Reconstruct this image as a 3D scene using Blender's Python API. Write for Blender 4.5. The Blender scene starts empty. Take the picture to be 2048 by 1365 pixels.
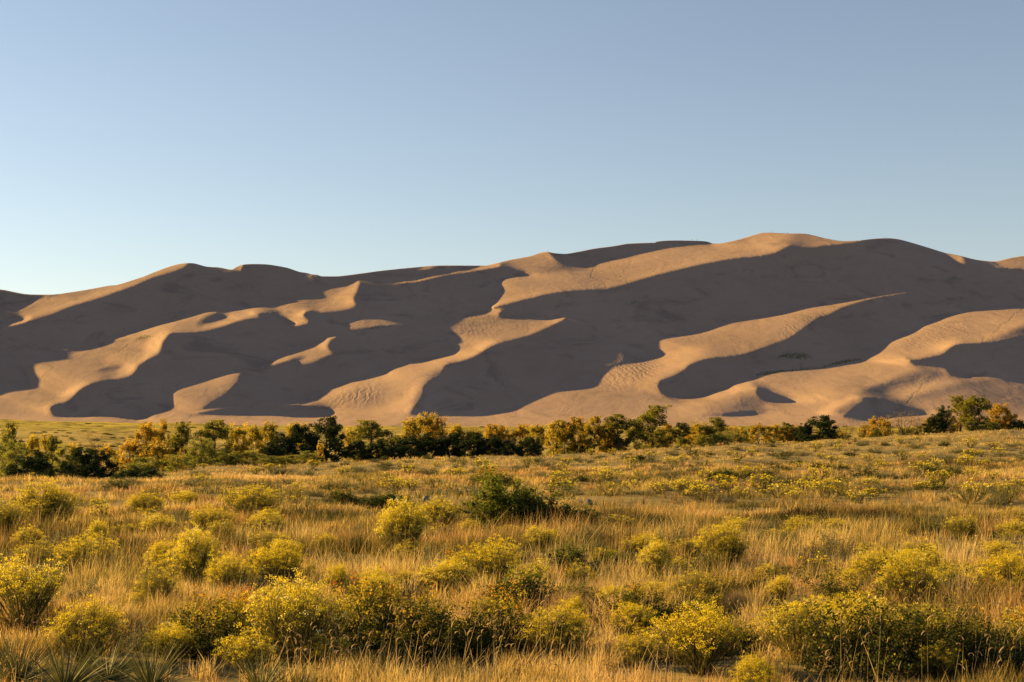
import bpy, math, random, time
import numpy as np
T0 = time.time()
R = math.radians
C = bpy.context.scene.collection
# ------------------------------------------------------------------ camera
FPX = 2844.0            # focal length in photograph pixels (2048 wide)
UC, VH = 1024.0, 825.0  # centre column, eye-level row
EYE = 2.45
cam = bpy.data.cameras.new('camera'); camo = bpy.data.objects.new('camera', cam); C.objects.link(camo)
camo.location = (0, 0, EYE); camo.rotation_euler = (R(90), 0, 0)
cam.sensor_width = 36.0; cam.lens = 36.0 * FPX / 2048.0
cam.shift_y = (VH - 682.5) / 2048.0
cam.clip_start = 0.1; cam.clip_end = 20000
bpy.context.scene.camera = camo
# ------------------------------------------------------------------ light
SUN_E, SUN_PHI = R(19.0), R(24.0)     # elevation; how far ahead of due left
SD = np.array([-math.cos(SUN_E) * math.cos(SUN_PHI), math.cos(SUN_E) * math.sin(SUN_PHI), math.sin(SUN_E)])
w = bpy.data.worlds.new('World'); bpy.context.scene.world = w; w.use_nodes = True
nt = w.node_tree; nt.nodes.clear()
sky = nt.nodes.new('ShaderNodeTexSky'); sky.sky_type = 'NISHITA'; sky.sun_disc = False
sky.sun_elevation = SUN_E; sky.sun_rotation = math.atan2(SD[0], SD[1])
sky.altitude = 780; sky.air_density = 1.07; sky.dust_density = 0.36; sky.ozone_density = 1.5
bg = nt.nodes.new('ShaderNodeBackground'); bg.inputs['Strength'].default_value = 0.05
wo = nt.nodes.new('ShaderNodeOutputWorld')
hsv = nt.nodes.new('ShaderNodeHueSaturation'); hsv.inputs['Saturation'].default_value = 0.84   # mutes the blue of the sky
nt.links.new(sky.outputs[0], hsv.inputs['Color']); tn = nt.nodes.new('ShaderNodeMix'); tn.data_type = 'RGBA'; tn.blend_type = 'MULTIPLY'; tn.inputs[0].default_value = 1; tn.inputs[7].default_value = (1.03, .972, .95, 1)
nt.links.new(hsv.outputs[0], tn.inputs[6]); nt.links.new(tn.outputs[2], bg.inputs[0]); nt.links.new(bg.outputs[0], wo.inputs[0])
sl = bpy.data.lights.new('sun', 'SUN'); sl.energy = 5.0; sl.angle = R(0.55); sl.color = (1.0, 0.675, 0.21)
so = bpy.data.objects.new('sun', sl); C.objects.link(so)
from mathutils import Vector
so.rotation_euler = Vector(SD).to_track_quat('Z', 'Y').to_euler()
vs = bpy.context.scene.view_settings
vs.view_transform = 'Standard'; vs.look = 'None'; vs.exposure = 1.47; vs.gamma = 1.0
try: vs.use_curve_mapping = False
except Exception: pass
cy = bpy.context.scene.cycles
cy.max_bounces = 6; cy.diffuse_bounces = 0; cy.transmission_bounces = 3; cy.transparent_max_bounces = 8
# ------------------------------------------------------------------ helpers
def mesh_np(name, V, quads=None, tris=None, mat=None, smooth=False, parent=None, attrs=None, mids=None):
    """one mesh object from numpy vertex and face arrays"""
    me = bpy.data.meshes.new(name)
    V = np.asarray(V, np.float32)
    nq = 0 if quads is None else len(quads); ntr = 0 if tris is None else len(tris)
    me.vertices.add(len(V)); me.vertices.foreach_set('co', V.ravel())
    loops = []; starts = []; tot = []
    if nq: loops.append(np.asarray(quads, np.int32).ravel()); starts.append(np.arange(nq) * 4); tot.append(np.full(nq, 4))
    if ntr: loops.append(np.asarray(tris, np.int32).ravel()); starts.append(nq * 4 + np.arange(ntr) * 3); tot.append(np.full(ntr, 3))
    L = np.concatenate(loops)
    me.loops.add(len(L)); me.loops.foreach_set('vertex_index', L)
    me.polygons.add(nq + ntr)
    me.polygons.foreach_set('loop_start', np.concatenate(starts).astype(np.int32))
    me.polygons.foreach_set('use_smooth', np.full(nq + ntr, smooth))
    if mids is not None: me.polygons.foreach_set('material_index', np.asarray(mids, np.int32))
    me.update(calc_edges=True)
    if attrs:
        for k, v in attrs.items():
            at = me.attributes.new(k, 'FLOAT', 'POINT'); at.data.foreach_set('value', np.asarray(v, np.float32))
    if mat is not None:
        for m in (mat if isinstance(mat, (list, tuple)) else [mat]): me.materials.append(m)
    o = bpy.data.objects.new(name, me); C.objects.link(o)
    if parent is not None: o.parent = parent
    return o
def tag(o, label=None, cat=None, group=None, kind=None):
    if label: o['label'] = label
    if cat: o['category'] = cat
    if group: o['group'] = group
    if kind: o['kind'] = kind
    return o
class NT:
    """small helper for building a material's node tree"""
    def __init__(s, name):
        s.m = bpy.data.materials.new(name); s.m.use_nodes = True; s.t = s.m.node_tree; s.t.nodes.clear()
        s.out = s.n('ShaderNodeOutputMaterial')
    def n(s, k, **kw):
        nd = s.t.nodes.new(k)
        for a, b in kw.items(): setattr(nd, a, b)
        return nd
    def l(s, a, b): s.t.links.new(a, b)
    def noise(s, vec, scale, detail=4, rough=0.55, dist=0.0):
        nd = s.n('ShaderNodeTexNoise'); nd.inputs['Scale'].default_value = scale; nd.inputs['Detail'].default_value = detail
        nd.inputs['Roughness'].default_value = rough; nd.inputs['Distortion'].default_value = dist
        if vec is not None: s.l(vec, nd.inputs['Vector'])
        return nd.outputs['Fac']
    def ramp(s, fac, stops):
        nd = s.n('ShaderNodeValToRGB'); cr = nd.color_ramp
        while len(cr.elements) < len(stops): cr.elements.new(0.5)
        for e, (p, c) in zip(cr.elements, stops):
            e.position = p; e.color = (c[0], c[1], c[2], 1) if not isinstance(c, (int, float)) else (c, c, c, 1)
        s.l(fac, nd.inputs[0]); return nd.outputs[0]
    def mix(s, fac, a, b, mode='MIX'):
        nd = s.n('ShaderNodeMix', data_type='RGBA', blend_type=mode)
        for sock, v in ((nd.inputs[0], fac), (nd.inputs[6], a), (nd.inputs[7], b)):
            if isinstance(v, (int, float)): sock.default_value = v if sock is nd.inputs[0] else (v, v, v, 1)
            elif isinstance(v, tuple): sock.default_value = (*v, 1)
            else: s.l(v, sock)
        return nd.outputs[2]
    def math(s, op, a, b=0.0, clamp=False):
        nd = s.n('ShaderNodeMath', operation=op); nd.use_clamp = clamp
        for i, v in enumerate((a, b)):
            if isinstance(v, (int, float)): nd.inputs[i].default_value = v
            else: s.l(v, nd.inputs[i])
        return nd.outputs[0]
    def attr(s, name): nd = s.n('ShaderNodeAttribute', attribute_name=name); return nd.outputs['Fac']
    def bsdf(s, col, rough=0.9, spec=0.2, bump=None, strength=0.3, dist=0.1, trans=0.0, trcol=None):
        p = s.n('ShaderNodeBsdfPrincipled'); p.inputs['Roughness'].default_value = rough
        p.inputs['Specular IOR Level'].default_value = spec
        if isinstance(col, tuple): p.inputs['Base Color'].default_value = (*col, 1)
        else: s.l(col, p.inputs['Base Color'])
        if bump is not None:
            b = s.n('ShaderNodeBump'); b.inputs['Strength'].default_value = strength; b.inputs['Distance'].default_value = dist
            s.l(bump, b.inputs['Height']); s.l(b.outputs[0], p.inputs['Normal'])
        if trans > 0:
            t = s.n('ShaderNodeBsdfTranslucent')
            c = trcol if trcol is not None else col
            if isinstance(c, tuple): t.inputs['Color'].default_value = (*c, 1)
            else: s.l(c, t.inputs['Color'])
            mx = s.n('ShaderNodeMixShader'); mx.inputs[0].default_value = trans
            s.l(p.outputs[0], mx.inputs[1]); s.l(t.outputs[0], mx.inputs[2]); s.l(mx.outputs[0], s.out.inputs[0])
        else: s.l(p.outputs[0], s.out.inputs[0])
        return s.m
    def pos(s, sc=None):
        g = s.n('ShaderNodeNewGeometry').outputs['Position']
        if sc is None: return g
        v = s.n('ShaderNodeVectorMath', operation='MULTIPLY'); s.l(g, v.inputs[0]); v.inputs[1].default_value = sc
        return v.outputs[0]
# ================================================================== DUNES
# The crests and shadow lines of the dune field, read as curves on a survey sheet of crops A-F, say where
# a slope faces the sun and where it faces away.  A relief is then solved so that its real slopes do just that.
CR = {'A': (0, 520, 4.015), 'B': (300, 520, 4.015), 'C': (600, 500, 3.792), 'D': (950, 480, 3.592),
      'E': (1250, 450, 3.33), 'F': (1648, 450, 3.33), 'G': (0, 0, 1.0)}
def pts(s):
    out = []; c = CR['G']
    for tk in s.split():
        if tk in CR: c = CR[tk]; continue
        x, y = map(float, tk.split(',')); out.append((c[0] + x / c[2], c[1] + y / c[2]))
    return np.array(out)
def spline(P, closed=True, n=4, k=0.8):
    P = np.asarray(P, float); N = len(P); out = []
    for i in range(N if closed else N - 1):
        p0, p1, p2, p3 = (P[(i - 1) % N], P[i], P[(i + 1) % N], P[(i + 2) % N]) if closed else \
            (P[max(i - 1, 0)], P[i], P[i + 1], P[min(i + 2, N - 1)])
        d = np.linalg.norm(p2 - p1) + 1e-9
        m1 = (p2 - p0); m2 = (p3 - p1)
        m1 = m1 / (np.linalg.norm(m1) + 1e-9) * d * k; m2 = m2 / (np.linalg.norm(m2) + 1e-9) * d * k
        # keep real corners
        a = p1 - p0; b = p2 - p1; c = p3 - p2
        cs = lambda u, v: np.dot(u, v) / (np.linalg.norm(u) * np.linalg.norm(v) + 1e-9)
        if cs(a, b) < 0.35: m1 = m1 * 0.15
        if cs(b, c) < 0.35: m2 = m2 * 0.15
        for t in np.arange(n) / n:
            out.append((2*t**3-3*t**2+1)*p1 + (t**3-2*t**2+t)*m1 + (-2*t**3+3*t**2)*p2 + (t**3-t**2)*m2)
    if not closed: out.append(P[-1])
    return np.array(out)
GS = 2.0
GU = np.arange(-420, 2470, GS); GV = np.arange(424, 862, GS)      # columns, rows (down)
NU, NV = len(GU), len(GV)
def raster(P, ss=2):
    """coverage of a polygon on the grid"""
    acc = np.zeros((NV, NU), np.float32)
    for sx in range(ss):
        for sy in range(ss):
            U = GU + (sx + .5) / ss * GS - GS / 2; V = GV + (sy + .5) / ss * GS - GS / 2
            ins = np.zeros((NV, NU), bool)
            x, y = P[:, 0], P[:, 1]; x2, y2 = np.roll(x, -1), np.roll(y, -1)
            for j in range(len(P)):
                if y[j] == y2[j]: continue
                lo, hi = min(y[j], y2[j]), max(y[j], y2[j])
                r = np.where((V >= lo) & (V < hi))[0]
                if len(r) == 0: continue
                xi = x[j] + (V[r] - y[j]) * (x2[j] - x[j]) / (y2[j] - y[j])
                ins[r] ^= (U[None, :] < xi[:, None])
            acc += ins
    return acc / (ss * ss)
def gauss(A, s):
    if s <= 0: return A
    s = s / GS; r = int(3 * s + 1); k = np.exp(-0.5 * (np.arange(-r, r + 1) / s) ** 2); k /= k.sum()
    for ax in (0, 1):
        Pd = np.pad(A, [(r, r) if i == ax else (0, 0) for i in (0, 1)], mode='edge'); o = 0
        for i, kk in enumerate(k):
            sl_ = [slice(None)] * 2; sl_[ax] = slice(i, i + A.shape[ax]); o = o + kk * Pd[tuple(sl_)]
        A = o
    return A
SURVEY = [  # (how squarely the slope faces the sun, softness, outline)
 # gentle variations first
 (.50, 10, "A 60,400 470,280 940,205 1140,140 1500,28 1400,90 1050,215 750,320 420,432 205,410"),
 (.40, 6, "A 150,415 300,385 500,340 700,285 760,275 600,350 400,392 260,412"),
 (.88, 4, "A 100,408 250,408 420,375 560,335 750,270 950,205 1140,145 1300,90 1200,140 1000,225 800,290 600,350 400,415 230,480 200,440"),
 (.48, 12, "A 300,880 600,800 900,750 1150,700 1180,660 1000,650 700,700 450,760 200,800"),
 (.46, 12, "A 250,1000 600,900 800,880 900,920 700,990 500,1040 300,1120 0,1200 0,1080"),
 (.50, 14, "B 300,1150 500,1080 640,960 740,890 640,900 420,970 250,1020 200,1100"),
 (.30, 16, "B 180,1200 480,1100 600,1010 720,900 640,1080 560,1180 350,1215"),
 (.50, 12, "B 1150,300 1400,300 1500,250 1300,390 1000,420 700,440 650,420"),
 (.50, 10, "B 30,570 200,500 420,440 540,430 440,520 200,560"),
 (.50, 16, "C 150,1170 400,1080 620,1040 850,1060 720,1150 500,1180 250,1190"),
 (.45, 14, "C 930,562 1200,500 1517,440 D 150,505 160,560 400,575 300,650 0,680 C 1300,700 1180,740 1110,660"),
 (.55, 18, "D 250,262 700,230 1200,130 1437,90 E 300,170 700,160 860,190 500,250 0,370 D 1200,260 900,330 600,350 200,420"),
 (.50, 20, "E 250,780 700,740 1100,640 1332,560 1200,640 900,800 600,860 300,860"),
 (.30, 12, "E 900,830 1100,700 1280,590 F 0,600 100,520 200,500 100,540 E 1332,640 1150,740 1000,800"),
 (.50, 25, "D 400,1180 1000,1010 1300,900 1300,1100 1400,1200 800,1240 300,1240"),
 (.50, 16, "F 450,760 700,660 1000,640 1100,720 1000,770 700,800 500,820"),
 (.36, 10, "F 100,1110 500,960 650,950 750,960 500,1050 300,1120 100,1150"),
 (.33, 10, "F 420,1140 700,1060 1000,1020 1180,1030 900,1100 600,1150"),
 (.33, 10, "F 820,1170 1100,1060 1332,1070 1500,1080 1500,1250 900,1200"),
 (.45, 8, "E 560,1240 700,1170 850,1110 880,1150 950,1200 1000,1230 700,1245"),
 (.42, 8, "F 60,1260 100,1200 200,1150 265,1165 180,1230 120,1265"),
 # bright crests
 (.95, 4, "A 1130,790 1170,690 1210,640 1350,588 1300,680 1280,742 1180,800 1000,845 1080,810"),
 (.95, 4, "A 420,1160 480,1090 640,1010 780,965 900,955 760,985 640,1040 570,1120 480,1140"),
 (.95, 3, "A 930,945 960,890 1090,850 1060,920 1040,935"),
 (.92, 3, "A 400,725 700,680 1000,590 1400,470 1606,425 B 550,402 700,392 950,340 B 950,360 700,410 550,415 A 1400,500 1000,620 700,690"),
 (.95, 5, "B 1320,400 1450,330 1520,290 1590,230 1606,330 1606,380 1480,400"),
 (.95, 4, "C 0,460 160,430 300,330 445,240 430,330 405,375 425,420 250,460"),
 (.95, 3, "B 330,560 600,480 820,425 885,463 800,466 560,535 440,562"),
 (.95, 4, "B 870,862 1150,730 1310,675 1450,625 1430,690 1420,720 1250,760 1100,810"),
 (.90, 4, "B 1250,772 1420,735 1480,750 1350,775 1200,820 1170,820"),
 (.95, 4, "B 1230,1150 1350,1080 1606,990 1606,1040 1420,1110"),
 (.95, 5, "C 640,895 900,852 1170,785 1300,745 1517,690 1450,725 1350,790 1250,835 1100,860 900,920 700,930"),
 (.88, 6, "C 60,1150 200,1065 350,1005 620,945 850,900 950,900 800,940 500,1010 300,1090 150,1140"),
 (.88, 8, "C 650,1180 800,1080 930,1040 880,1150 840,1230 700,1240 500,1250"),
 (.95, 4, "D 0,770 150,740 350,690 560,590 680,550 560,612 450,662 350,697 150,747 100,790 0,835"),
 (.82, 5, "D 145,290 350,255 700,225 1000,150 1437,62 1437,85 1000,170 700,250 350,285 170,330"),
 (.85, 4, "D 110,485 350,410 620,360 830,345 960,340 1200,265 1437,200 E 200,320 450,260 700,210 900,190 1000,160 1090,130 1060,155 990,188 900,205 700,225 450,275 0,398 D 960,350 620,372"),
 (.80, 8, "E 240,870 600,800 420,920 300,990 200,1040 100,1080 150,1000"),
 (.80, 4, "E 160,762 400,715 900,605 1332,523 1332,540 900,625 400,740 220,790"),
 (.90, 5, "F 460,760 600,690 750,625 900,580 1050,548 1332,524 1332,545 1050,570 750,650 550,740 400,830"),
 (.92, 4, "F 250,890 540,880 640,870 800,840 900,785 1060,775 1332,665 1332,640 1060,750 850,780 640,840"),
 (.80, 8, "E 1150,1100 1332,975 F 100,955 300,920 540,885 600,935 450,990 200,1060 0,1120"),
 (.85, 5, "F 400,1140 750,1050 1050,1003 1150,1010 900,1040 600,1120"),
 (.85, 5, "E 300,1220 550,1130 700,1080 840,1062 700,1120 500,1190"),
 (.9, 3, "E 800,70 930,55 1100,65 1000,120 940,140 850,130"),
 (.35, 6, "E 1120,70 1190,62 1332,95 F 60,112 120,120 0,135 E 1220,148 1100,135 1130,100"),
 (.8, 2, "E 1210,148 1290,132 1332,132 F 110,118 250,104 120,125 0,132 E 1280,145"),
 (.25, 5, "E 620,1240 760,1180 860,1115 880,1160 930,1200 900,1235"), (.95, 3, "E 330,1210 560,1125 720,1072 840,1060 780,1100 600,1160 450,1210"),
 (.95, 3, "F -60,1250 60,1190 180,1148 230,1150 140,1190 40,1240"), (.25, 4, "F 60,1262 130,1215 220,1175 262,1168 200,1215 130,1265"),
 (.90, 4, "F 100,1100 400,1010 560,945 700,945 560,975 380,1050 180,1115"), (.25, 5, "F 250,1110 500,1030 700,975 800,985 700,1030 500,1080 350,1130"),
 (.90, 4, "F 420,1135 700,1065 1000,1008 1100,1003 1000,1030 750,1085 520,1150"), (.28, 6, "F 560,1160 760,1100 1000,1045 1150,1030 1200,1050 1000,1080 750,1140"),
 # shaded masses
 (0, 0, "A -900,120 0,240 200,277 350,280 480,262 490,277 300,315 150,360 60,398 0,396 -900,420"),
 (0, 0, "A -900,440 0,404 90,413 165,440 207,482 100,508 0,532 -900,760"),
 (0, 0, "A -900,780 0,545 210,490 330,462 420,432 560,375 750,320 900,270 1050,215 1200,150 1400,90 1500,40 B 330,-30 660,-30 1250,-20 C 165,120 1000,60 1400,70 1450,120 1400,140 D 0,216 100,195 205,187 300,215 430,243 370,250 250,262 160,283 148,300 178,330 150,400 105,487 0,517 C 1300,480 1050,535 850,563 780,572 600,588 430,608 290,642 200,665 100,715 0,745 B 1450,640 1310,680 1150,735 1000,800 870,862 760,868 680,885 560,920 400,965 250,1005 160,1045 140,1075 155,1120 150,1180 0,1228 A 1120,1250 1210,1272 1100,1288 1000,1278 860,1252 600,1252 440,1257 420,1240 390,1200 430,1160 530,1140 590,1090 640,1040 720,995 780,980 1040,935 1080,900 1110,850 1200,790 1280,745 1300,670 1350,600 1370,585 1480,580 B 200,583 300,582 440,568 560,540 700,490 800,468 885,463 825,430 940,422 1000,430 1100,432 1200,420 1280,405 1320,405 1400,414 1500,404 C 120,470 250,468 380,448 430,420 405,375 430,330 450,238 380,258 250,280 0,338 B 1400,235 1150,290 950,340 700,392 550,402 430,415 300,450 150,495 0,540 A 1000,600 850,640 700,685 550,710 400,725 280,740 330,768 200,760 135,775 150,830 200,890 250,970 235,1015 0,1057 -900,1250"),
 (0, 0, "A 330,768 550,718 850,655 1050,640 1200,635 1050,648 850,668 600,735 400,765"),
 (.05, 3, "B 550,412 645,455 500,500 370,535 430,470"),
 (0, 0, "A 780,895 930,852 990,850 930,872"),
 (.05, 3, "A 750,970 850,940 915,955 800,972"),
 (0, 1, "A 920,212 1060,165 1150,138 1080,170"),
 (0, 0, "B 740,890 870,868 960,850 1100,812 1250,772 1165,822 1200,840 1300,828 1400,788 1490,752 1440,728 1425,690 1450,640 1500,615 C 290,644 430,612 600,592 780,574 930,562 1040,620 1110,680 1170,750 1165,780 1100,800 900,850 640,890 600,898 660,915 620,940 500,970 350,1000 200,1060 100,1110 30,1165 B 1180,1170 1300,1165 1480,1195 1400,1255 1200,1270 950,1243 560,1245 280,1245 380,1215 480,1150 600,1080 700,980"),
 (.12, 10, "B 600,1060 700,930 760,900 740,1000 600,1150 400,1205"),
 (.05, 3, "C 940,560 1040,560 1110,630 1180,740 1100,690"),
 (0, 0, "D -20,525 0,517 110,485 200,465 450,405 620,372 830,355 960,350 1200,280 1437,215 E 200,335 450,275 700,225 900,205 990,188 1060,155 1100,137 1220,152 1332,136 F 120,124 240,108 F 300,40 700,40 1100,200 1140,246 1210,282 1332,292 2600,330 2600,600 1332,524 1200,530 1050,545 900,580 750,625 600,690 450,755 400,800 350,845 230,905 0,945 E 1100,962 880,985 850,1020 780,1040 700,1060 690,1085 600,1110 500,1145 300,1145 240,1120 215,1080 230,1040 330,1000 400,960 430,930 550,890 750,870 900,825 1000,790 1100,750 1200,680 1300,610 F 0,610 120,550 230,515 330,487 480,458 600,442 740,442 600,435 430,460 200,490 0,522 E 1100,570 900,605 600,665 400,715 160,762 215,840 190,870 100,900 0,925 D 1100,880 850,970 650,1060 450,1130 250,1200 95,1255 0,1262 C 1200,1248 830,1250 880,1170 930,1100 930,1040 980,990 1060,960 1090,880 1130,860 1250,835 1350,790 1450,725 1517,705 D 150,745 350,695 450,660 560,610 650,560 680,550 520,572 300,565 180,558 160,530 200,506 100,503 0,530"),
 (.12, 6, "C 860,1180 960,1000 1080,900 1100,980 1000,1080 900,1200"),
 (0, 0, "E 840,1062 900,1080 1000,1120 1140,1170 930,1170 870,1120 880,1090"),
 (0, 1, "E 500,1266 650,1258 800,1243 900,1245 960,1252 860,1265 680,1280 540,1276"),
 (0, 0, "F 230,1150 380,1152 430,1167 560,1207 720,1247 600,1262 480,1275 380,1300 250,1313 140,1290 50,1270 130,1270 200,1215 265,1168"),
 (.10, 6, "F 1050,790 1200,730 1332,670 2400,400 2400,600 1332,740 1150,778"),
 (0, 0, "F 540,885 600,897 700,880 800,855 825,825 900,790 1050,784 1150,778 1332,742 2400,520 2400,1150 1332,1052 1220,1040 1150,1010 1050,1000 950,1012 850,1000 800,960 700,940 600,935"),
 (0, 0, "D 530,90 560,50 800,20 1100,-40 1437,-60 E 300,60 500,80 592,127 450,135 250,160 0,213 D 1200,95 1000,140 780,197 750,190 620,168 560,130"),
 (.3, 5, "D 400,235 600,185 740,200 600,228 450,243"),
 (.2, 2, "B 560,1250 700,1262 800,1290 870,1315 760,1310 660,1275"),
 # lit patches inside the shade
 (.85, 0, "C 705,249 880,230 1100,180 1300,145 1400,118 1517,92 1517,125 1300,166 1100,192 880,242"),
 (.6, 0, "C 880,150 970,125 1060,120 960,150"),
 (.8, 0, "B 655,80 700,55 748,36 730,96"),
 (.7, 0, "C 60,185 100,180 155,201 90,196"),
 (.6, 1, "B 0,282 285,204 285,213 0,291"),
 (.8, 1, "A -60,556 205,484 214,495 0,547"),
 (.7, 0, "A -60,396 0,394 60,398 90,412 0,402 -60,404"),
 (.75, 1, "C 290,560 360,530 500,508 600,510 700,540 790,572 600,577 500,594 380,602"),
 (.9, 1, "B 1000,430 1150,428 1250,408 1225,455 1275,488 1262,512 1150,527 1108,522 1167,516 1100,470"),
 (.7, 1, "B 280,1245 420,1205 600,1178 830,1157 1240,1152 1240,1158 830,1166 600,1190 400,1225"),
 (.75, 1, "F 330,482 480,450 600,435 745,440 600,444 480,462"),
]
def build_target():
    T = np.full((NV, NU), .64, np.float32)
    done = False
    for val, soft, s in SURVEY:
        m = raster(spline(pts(s)))
        if soft: m = np.clip(gauss(m, soft), 0, 1)
        if val == .85 and soft == 0 and not done: T = gauss(T, 2.5); done = True      # lee slopes roll over softly before the last sharp lit slivers
        T = T * (1 - m) + val * m
    return T
T = build_target(); print('target', time.time() - T0)
DA = GS / FPX
GA = (GU - UC) / FPX; GB = (VH - GV) / FPX
c1 = math.cos(SUN_E) * math.cos(SUN_PHI); c2 = math.cos(SUN_E) * math.sin(SUN_PHI); s1 = math.sin(SUN_E)
FOOT = 950.0
# difference operators on cell corners -> values at cell centres (averaged forward differences)
def Da(X): return (X[:, 1:] - X[:, :-1]) / DA
def DaT(Y):
    o = np.zeros((Y.shape[0], Y.shape[1] + 1)); o[:, 1:] += Y; o[:, :-1] -= Y; return o / DA
def Db(X): return (X[:-1] - X[1:]) / DA          # rows run down, b runs up
def DbT(Y):
    o = np.zeros((Y.shape[0] + 1, Y.shape[1])); o[:-1] += Y; o[1:] -= Y; return o / DA
def avr(X): return .5 * (X[:-1] + X[1:])
def avrT(Y): o = np.zeros((Y.shape[0] + 1, Y.shape[1])); o[:-1] += .5 * Y; o[1:] += .5 * Y; return o
def avc(X): return .5 * (X[:, :-1] + X[:, 1:])
def avcT(Y): o = np.zeros((Y.shape[0], Y.shape[1] + 1)); o[:, 1:] += .5 * Y; o[:, :-1] += .5 * Y; return o
def cast_margin(rho, GA, GB, da, n=95):
    """how deep (in log distance) each point of the relief lies in the shadow of the rest"""
    nv, nu = rho.shape
    D = np.exp(rho); X = D * GA[None]; Z = D * GB[:, None]; m = np.full(rho.shape, -1.0); t = 6.0
    for k in range(n):
        x = X - t * c1; y = D + t * c2; z = Z + t * s1
        u = (x / y - GA[0]) / da; v = (GB[0] - z / y) / da
        ok = (u >= 0) & (u < nu - 1.01) & (v >= 0) & (v < nv - 1.01)
        if not ok.any(): break
        ui = np.clip(u, 0, nu - 1.01); vi = np.clip(v, 0, nv - 1.01); u0 = ui.astype(int); v0 = vi.astype(int); fu = ui - u0; fv = vi - v0
        rr = (rho[v0, u0] * (1 - fu) + rho[v0, u0 + 1] * fu) * (1 - fv) + (rho[v0 + 1, u0] * (1 - fu) + rho[v0 + 1, u0 + 1] * fu) * fv
        m = np.where(ok, np.maximum(m, np.log(y) - rr), m); t *= 1.055
    return m
def FOLD(ga, gb):
    """secondary folds that cross the shaded slopes, long and low like the main ridges"""
    r_ = np.random.RandomState(12); tb = r_.rand(48, 48); x = ga[None, :] * FPX; y = gb[:, None] * FPX; out = 0
    for sc_, am in ((60., .6), (26., .4)):
        p = (x * .94 + y * .34) / (sc_ * 3.6) + 30; q = (-x * .34 + y * .94) / sc_ + 30
        i = np.floor(p).astype(int); j = np.floor(q).astype(int); f = p - i; g = q - j; f = f * f * (3 - 2 * f); g = g * g * (3 - 2 * g); a = lambda m, n: tb[m % 48, n % 48]
        out = out + am * ((a(i, j) * (1 - f) + a(i + 1, j) * f) * (1 - g) + (a(i, j + 1) * (1 - f) + a(i + 1, j + 1) * f) * g)
    return .26 * np.clip(out - .38, 0, 1) / .62
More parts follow.
